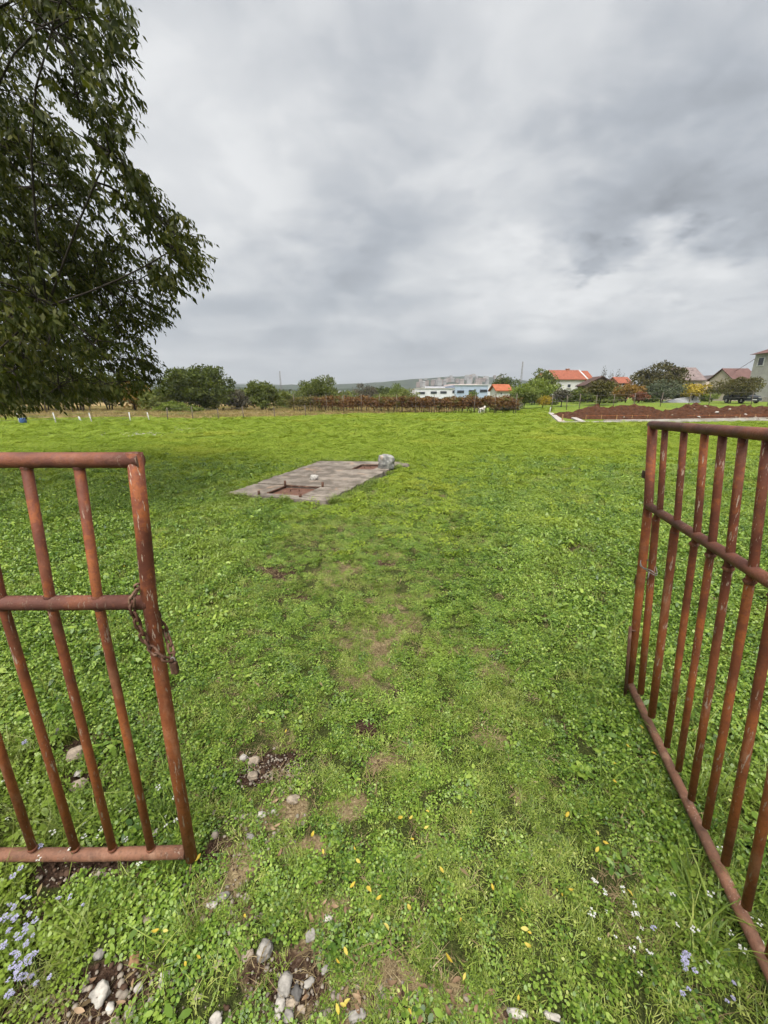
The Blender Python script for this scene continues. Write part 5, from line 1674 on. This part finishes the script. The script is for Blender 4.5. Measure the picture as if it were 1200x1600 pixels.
# lean-to with white roof
pl_ = A(852, 616, 56); lt = empty('lean_to', (pl_.x, 56, TZ(pl_.x, 56)), 'open lean-to with flat whitish roof between garden trees', 'shelter')
m_ = MB(); m_.box((pl_.x, 57, pl_.z), (3.0, 2.4, .14)); m_.build('roof', FACW, lt)
for dx in (-1.35, 1.35):
    for dy in (0, 2): MB().tube([(pl_.x + dx, 56 + dy, TZ(pl_.x, 56) - .1), (pl_.x + dx, 56 + dy, pl_.z - .07)], .05, 6).build('post', POST_W, lt)
MB().box((pl_.x, 58.15, (pl_.z + TZ(pl_.x, 58)) / 2 - .1), (2.9, .08, pl_.z - TZ(pl_.x, 58))).build('back_wall', WALLG, lt)
# white plastic sheeting
pc0 = A(1040, 631, 50); pc1 = A(1096, 630, 50)
nn, mm = 40, 14
U, W_ = np.meshgrid(np.linspace(0, 1, nn), np.linspace(-1, 1, mm))
zt = TZ((pc0.x + pc1.x) / 2, 50)
hgt = (A(1085, 617, 50).z - zt)
X_ = pc0.x + (pc1.x - pc0.x) * U + .15 * np.sin(W_ * 5 + U * 9); Y_ = 50.6 + W_ * 1.1
Z_ = zt - .05 + hgt * (.25 + .75 * U) * np.clip(1 - np.abs(W_) ** 1.4, 0, 1) * (0.8 + .5 * fbm(X_, Y_, 1.1, 3, 5)) * np.minimum(1, np.minimum(U * 12, (1 - U) * 8))
ix = np.arange(nn * mm).reshape(mm, nn)
me_ = mesh_np('plastic_sheeting', np.stack([X_, Y_, Z_], -1).reshape(-1, 3), np.stack([ix[:-1, :-1], ix[:-1, 1:], ix[1:, 1:], ix[1:, :-1]], -1).reshape(-1, 4))
o = link('plastic_sheeting', me_, simple_mat('plastic_film', (.38, .39, .41), .35, .25, 1.4, .5)); tag(o, 'heap under crumpled white plastic sheeting in the garden under the yellow tree', 'tarp')


# ------------------------------------------------------------------ cars
TYRE = mat_flat('tyre_rubber', (.02, .02, .02), .9); RIM = mat_flat('wheel_rim', (.35, .35, .36), .4)
CARB, tt, oo = new_mat('dark_car_paint'); principled(tt, oo, (.022, .027, .035), .45, .35)
CARS_, tt, oo = new_mat('grey_car_paint'); principled(tt, oo, (.06, .07, .08), .45, .35)
CHROME = mat_flat('lamp_glass', (.3, .3, .3), .3); REDL = mat_flat('tail_lamp', (.3, .02, .02), .3)


def car(label, px, py, Y, rz, paint, scale=1.0):
    p = A(px, py, Y); z = TZ(p.x, Y)
    c = empty('parked_car', (p.x, Y, z), label, 'car', None, rz)
    c.scale = (scale,) * 3

    def part(name, mb, mat, par=c, bev=0.0):
        o = link(name, mb.mesh(name), mat, par)
        if bev:
            md = o.modifiers.new('bevel', 'BEVEL'); md.width = bev; md.segments = 3; md.limit_method = 'ANGLE'
        return o
    side_ = [(-2.1, .35), (-2.15, .75), (-2.05, .98), (-.1, 1.02), (1.0, .98), (1.85, .86), (2.1, .65), (2.1, .35)]

    def extr(prof, hw_, inset=1.0):
        n = len(prof); m = MB()
        m.add([(x_, -hw_, z_) for x_, z_ in prof] + [(x_, hw_, z_) for x_, z_ in prof], [tuple(range(n)), tuple(range(2 * n - 1, n - 1, -1))] + [(i, n + i, n + (i + 1) % n, (i + 1) % n) for i in range(n)])
        return m
    part('body', extr(side_, .86), paint, bev=.06)
    cab = MB()
    lo_ = [(-1.95, 1.0), (.95, 1.0)]; hi_ = [(-1.55, 1.52), (.25, 1.52)]
    for yy, q in ((.80, lo_), (.64, hi_)): pass
    cab.add([(-1.95, -.80, 1.0), (.95, -.80, 1.0), (.95, .80, 1.0), (-1.95, .80, 1.0), (-1.6, -.66, 1.48), (.2, -.66, 1.48), (.2, .66, 1.48), (-1.6, .66, 1.48)],
            [(0, 1, 5, 4), (1, 2, 6, 5), (2, 3, 7, 6), (3, 0, 4, 7), (4, 5, 6, 7)])
    part('windows', cab, GLASS)
    rf_ = MB().box((-.7, 0, 1.51), (1.95, 1.38, .07)); part('roof', rf_, paint, bev=.03)
    for sx in (-1, 1):
        for q0_, q1_ in (((.95, sx * .80, 1.0), (.2, sx * .66, 1.5)), ((-.55, sx * .81, 1.0), (-.6, sx * .67, 1.5)), ((-1.95, sx * .80, 1.0), (-1.6, sx * .66, 1.5))):
            part('pillar', MB().tube([q0_, q1_], .045, 6), paint)
    for sx in (-1.32, 1.32):
        for sy in (-1, 1):
            wh = part('wheel', MB().tube([(sx, sy * .70, .33), (sx, sy * .90, .33)], .33, 20), TYRE)
            part('rim', MB().tube([(sx, sy * .88, .33), (sx, sy * .915, .33)], [.21, .17], 14), RIM, wh)
    for sy in (-.62, .62):
        part('headlight', MB().box((2.06, sy, .70), (.10, .34, .14)), CHROME, bev=.02)
        part('tail_light', MB().box((-2.11, sy * 1.1, .80), (.08, .2, .24)), REDL)
    part('grille', MB().box((2.09, 0, .62), (.06, .7, .16)), TYRE)
    part('bumper', MB().box((2.08, 0, .42), (.14, 1.66, .16)), paint, bev=.03)
    part('number_plate', MB().box((2.165, 0, .44), (.02, .5, .11)), WHITE)
    return c


car('dark car parked in front of the grey rendered house', 1157, 630, 47, R(-98), CARB, .92)
car('dark car parked under the lean-to behind garden trees', 870, 634, 58, R(200), CARS_)
car('dark car behind the fruit tree in front of the brown gable', 934, 633, 60, R(20), CARB)
car('dark car half hidden behind the green fruit tree', 904, 633, 66, R(100), CARB)

# ------------------------------------------------------------------ factory, far hill town, masts
YF = 150.0
fc = empty('factory_building', (A(710, 620, YF).x, YF, 0), 'long low white and pale blue factory behind the vineyard', 'building')


def fbox(name, x0p, x1p, y0p, y1p, Yf, dp, mat, par=fc):
    a_, b2 = A(x0p, y0p, Yf), A(x1p, y1p, Yf)
    return MB().box(((a_.x + b2.x) / 2, Yf + dp / 2, (a_.z + b2.z) / 2), (b2.x - a_.x, dp, abs(a_.z - b2.z))).build(name, mat, par)


fbox('wall', 648, 710.6, 607, 624, YF, 24, FACW)
fbox('blue_wall', 711, 770, 601.5, 624, YF - .6, 24, BLUE)
fbox('rear_hall', 664, 703, 603.8, 622, YF + 26, 20, FACW)
fbox('rear_hall', 704, 745, 600, 622, YF + 27, 20, PINK)
fbox('parapet', 647.6, 710.8, 606.3, 607.4, YF - .25, 24.4, WALLG)
fbox('parapet', 710.7, 770.4, 600.8, 602, YF - .9, 24.4, FACW)
fbox('corner_trim', 763, 770.2, 602, 624, YF - .8, 1, FACW)
for (x0p, x1p, y0p, y1p) in [(655, 664, 612.3, 616), (673, 682.5, 611.7, 615.4), (688, 698, 611.3, 615), (707, 710, 610, 614.5)]:
    w_ = fbox('window', x0p, x1p, y0p, y1p, YF - .12, .1, GLASS)
for (x0p, x1p, y0p, y1p) in [(714.5, 725, 610, 614.3), (732.5, 743, 609.4, 613.7), (750, 761, 608.6, 613)]:
    fbox('window', x0p, x1p, y0p, y1p, YF - .72, .1, GLASS)
for k, (x0p, x1p, y0p, y1p, Yf, mt, lab) in enumerate([(528, 555, 611.5, 618, 170, FACW, 'low white warehouse behind the round tree'), (461, 474, 623.5, 630, 95, WALLW, 'small white hut at the left end of the vineyard'), (464, 480, 613.5, 617, 190, FACW, 'far pale warehouse left of the round tree')]):
    a_, b2 = A(x0p, y0p, Yf), A(x1p, y1p, Yf)
    hb_ = empty('warehouse' if k != 1 else 'hut', ((a_.x + b2.x) / 2, Yf, 0), lab, 'building')
    MB().box(((a_.x + b2.x) / 2, Yf + 4, a_.z / 2), (b2.x - a_.x, 8, a_.z)).build('wall', mt, hb_)
    MB().box(((a_.x + b2.x) / 2, Yf + 4, a_.z + .12), (b2.x - a_.x + .5, 8.5, .25)).build('roof', BLUE if k == 0 else ROOFD, hb_)
    MB().box((a_.x + (b2.x - a_.x) * .55, Yf - .02, a_.z * .45), ((b2.x - a_.x) * .25, .1, a_.z * .4)).build('window', GLASS, hb_)


def hill(name, label, prof, Yh, depth, mat, amp):
    """ridge through photo points, sloping down to the plain towards the camera"""
    pxs = np.array([p[0] for p in prof], float); pys = np.array([p[1] for p in prof], float)
    cols = np.linspace(pxs[0], pxs[-1], 160)
    ridge = np.interp(cols, pxs, pys)
    rows_ = np.linspace(0, 1, 26)
    V = []
    for r_ in rows_:
        Yr = Yh - depth * (1 - r_)
        for c_, y_ in zip(cols, ridge):
            q = A(c_, y_, Yh); x_ = q.x; top = q.z
            z_ = -2 + (top + 2) * (r_ ** 1.3)
            V.append((x_, Yr, z_))
    V = np.array(V)
    V[:, 2] += (fbm(V[:, 0], V[:, 1], 1 / 45., 4, 8) - .5) * amp * np.repeat(rows_, 160) 
    ix = np.arange(26 * 160).reshape(26, 160)
    me_ = mesh_np(name, V, np.stack([ix[:-1, :-1], ix[:-1, 1:], ix[1:, 1:], ix[1:, :-1]], -1).reshape(-1, 4), True)
    o = link(name, me_, mat); o['kind'] = 'structure'; return o


HILLM = simple_mat('wooded_hill', (.026, .038, .018), .95, .6, .06, .1, (.012, .020, .010))
HILLF = simple_mat('far_mountain', (.03, .045, .03), .95, .3, .01, .1)
hill('hills', None, [(-600, 604), (100, 602), (300, 601), (450, 601), (560, 599), (640, 594), (700, 589.5), (745, 588), (790, 590), (850, 600), (980, 606), (1700, 608)], 1000, 320, HILLM, 9)
hill('mountain', None, [(-900, 560), (0, 574), (150, 580), (250, 589), (330, 596), (420, 601), (560, 606), (900, 612)], 2600, 700, HILLF, 40)
hill('woodland_ridge', None, [(-500, 612), (200, 609), (400, 607), (520, 607.5), (640, 606), (720, 607), (800, 611), (1000, 612), (1500, 613)], 520, 200, HILLM, 9)
random.seed(55)
TOWN = [mat_flat('town_%d' % i, c) for i, c in enumerate([(.36, .35, .34), (.29, .28, .27), (.34, .28, .25), (.25, .19, .16)])]
for i in range(52):
    px = random.uniform(650, 782); ridge = np.interp(px, [640, 700, 745, 790], [594, 589.5, 588, 590])
    q = random.random()
    py = ridge + 1 + 9 * q * (1.0 if px > 690 else .6)
    Yt = 1000 - 150 * q - 4
    p = A(px, py, Yt); wv = random.uniform(4, 10); hv = random.uniform(3, 7.5) if px > 700 else random.uniform(2, 4)
    tb = empty('town_building', (p.x, Yt, p.z - 4), 'hazy pale block among the town on the far hill', 'building', 'town on the far hill')
    MB().box((p.x, Yt, p.z - 4 + hv / 2), (wv, 12, hv + 8)).build('wall', TOWN[i % 4], tb)
    rr_ = MB().box((p.x, Yt, p.z + hv / 2 + .6 + .0), (wv + 1, 13, 1.2), taper=.55); rr_.build('roof', ROOFM if i % 3 else TOWN[1], tb)


def mast(label, px, ytop, Y, wd):
    p = A(px, ytop, Y); H = p.z; o = empty('lattice_mast', (p.x, Y, 0), label, 'mast')
    m_ = MB(); n = 12
    for sx in (-1, 1):
        for sy in (-1, 1): m_.tube([(p.x + sx * wd, Y + sy * wd, 0), (p.x + sx * wd * .35, Y + sy * wd * .35, H)], wd * .09, 4)
    m_.build('legs', WIRE, o); b_ = MB()
    for i in range(n):
        z0, z1 = H * i / n, H * (i + 1) / n; w0, w1 = wd * (1 - .65 * i / n), wd * (1 - .65 * (i + 1) / n)
        for sy in (-1, 1):
            b_.tube([(p.x - w0, Y + sy * w0, z0), (p.x + w1, Y + sy * w1, z1)], wd * .06, 4); b_.tube([(p.x + w0, Y + sy * w0, z0), (p.x - w1, Y + sy * w1, z1)], wd * .06, 4)
            b_.tube([(p.x - w1, Y + sy * w1, z1), (p.x + w1, Y + sy * w1, z1)], wd * .05, 4)
    b_.build('bracing', WIRE, o)
    for hz in (.72, .86, .97): MB().box((p.x, Y, H * hz), (wd * 1.7, wd * .3, wd * .2)).build('antenna', WIRE, o)


mast('distant lattice mast above the trees left of centre', 437, 580, 420, .95)
mast('distant lattice mast rising left of the white house', 817, 565, 330, .8)

# ------------------------------------------------------------------ dog
dp_ = GT(752, 647)
DOGM, t, out = new_mat('dog_coat')
tcx = t.node('ShaderNodeTexCoord'); n = t.noise(tcx.outputs['Object'], 4.5, 2, .5)
principled(t, out, t.mix(t.maprange(n, .54, .58), (.48, .46, .42), (.16, .08, .04)), .9, .1)
J = {'rump': (-.27, 0, .47), 'mid': (0, 0, .45), 'chest': (.22, 0, .46), 'neck': (.35, 0, .58), 'head': (.43, 0, .68), 'nose': (.58, 0, .63), 'tail1': (-.38, 0, .54), 'tail2': (-.50, 0, .66),
     'hk': (-.24, .08, .30), 'hh': (-.33, .08, .17), 'hf': (-.30, .08, .015), 'hk2': (-.20, -.08, .30), 'hh2': (-.27, -.08, .17), 'hf2': (-.23, -.08, .015),
     'fe': (.20, .08, .27), 'fw': (.21, .08, .13), 'ff': (.23, .08, .015), 'fe2': (.25, -.08, .27), 'fw2': (.28, -.08, .13), 'ff2': (.29, -.08, .015), 'ear1': (.40, .07, .74), 'ear2': (.40, -.07, .74)}
RAD = {'rump': .11, 'mid': .115, 'chest': .14, 'neck': .085, 'head': .085, 'nose': .035, 'tail1': .03, 'tail2': .018, 'hk': .06, 'hh': .03, 'hf': .03, 'hk2': .06, 'hh2': .03, 'hf2': .03, 'fe': .045, 'fw': .03, 'ff': .03, 'fe2': .045, 'fw2': .03, 'ff2': .03, 'ear1': .03, 'ear2': .03}
E = [('rump', 'mid'), ('mid', 'chest'), ('chest', 'neck'), ('neck', 'head'), ('head', 'nose'), ('rump', 'tail1'), ('tail1', 'tail2'), ('rump', 'hk'), ('hk', 'hh'), ('hh', 'hf'), ('rump', 'hk2'), ('hk2', 'hh2'), ('hh2', 'hf2'), ('chest', 'fe'), ('fe', 'fw'), ('fw', 'ff'), ('chest', 'fe2'), ('fe2', 'fw2'), ('fw2', 'ff2'), ('head', 'ear1'), ('head', 'ear2')]
ks = list(J)
me_ = bpy.data.meshes.new('dog'); me_.from_pydata([J[k] for k in ks], [(ks.index(a), ks.index(b_)) for a, b_ in E], []); me_.update()
dog = link('dog', me_, DOGM, None, tuple(dp_))
md = dog.modifiers.new('skin', 'SKIN'); md.use_smooth_shade = True
for v, k in zip(me_.skin_vertices[0].data, ks): v.radius = (RAD[k], RAD[k]); v.use_root = (k == 'mid')
dog.modifiers.new('sub', 'SUBSURF').levels = 2; dog.modifiers['sub'].render_levels = 2
dog.rotation_euler = (0, 0, R(35)); dog.scale = (.95, .95, .95)
tag(dog, 'white dog with brown patches standing before the vineyard', 'dog')

# ------------------------------------------------------------------ haze: the damp air over the plain
hz_m, t, out = new_mat('haze_air')
pv = t.node('ShaderNodeVolumePrincipled')
pv.inputs['Color'].default_value = (.86, .91, .97, 1); pv.inputs['Density'].default_value = .00042; pv.inputs['Anisotropy'].default_value = .25
t.l.new(pv.outputs[0], out.inputs['Volume'])
hz = MB().box((0, 1350, 108), (6400, 4300, 222)).build('haze', hz_m)
hz['kind'] = 'stuff'; tag(hz, 'thin pale haze over the plain towards the hills', 'haze')
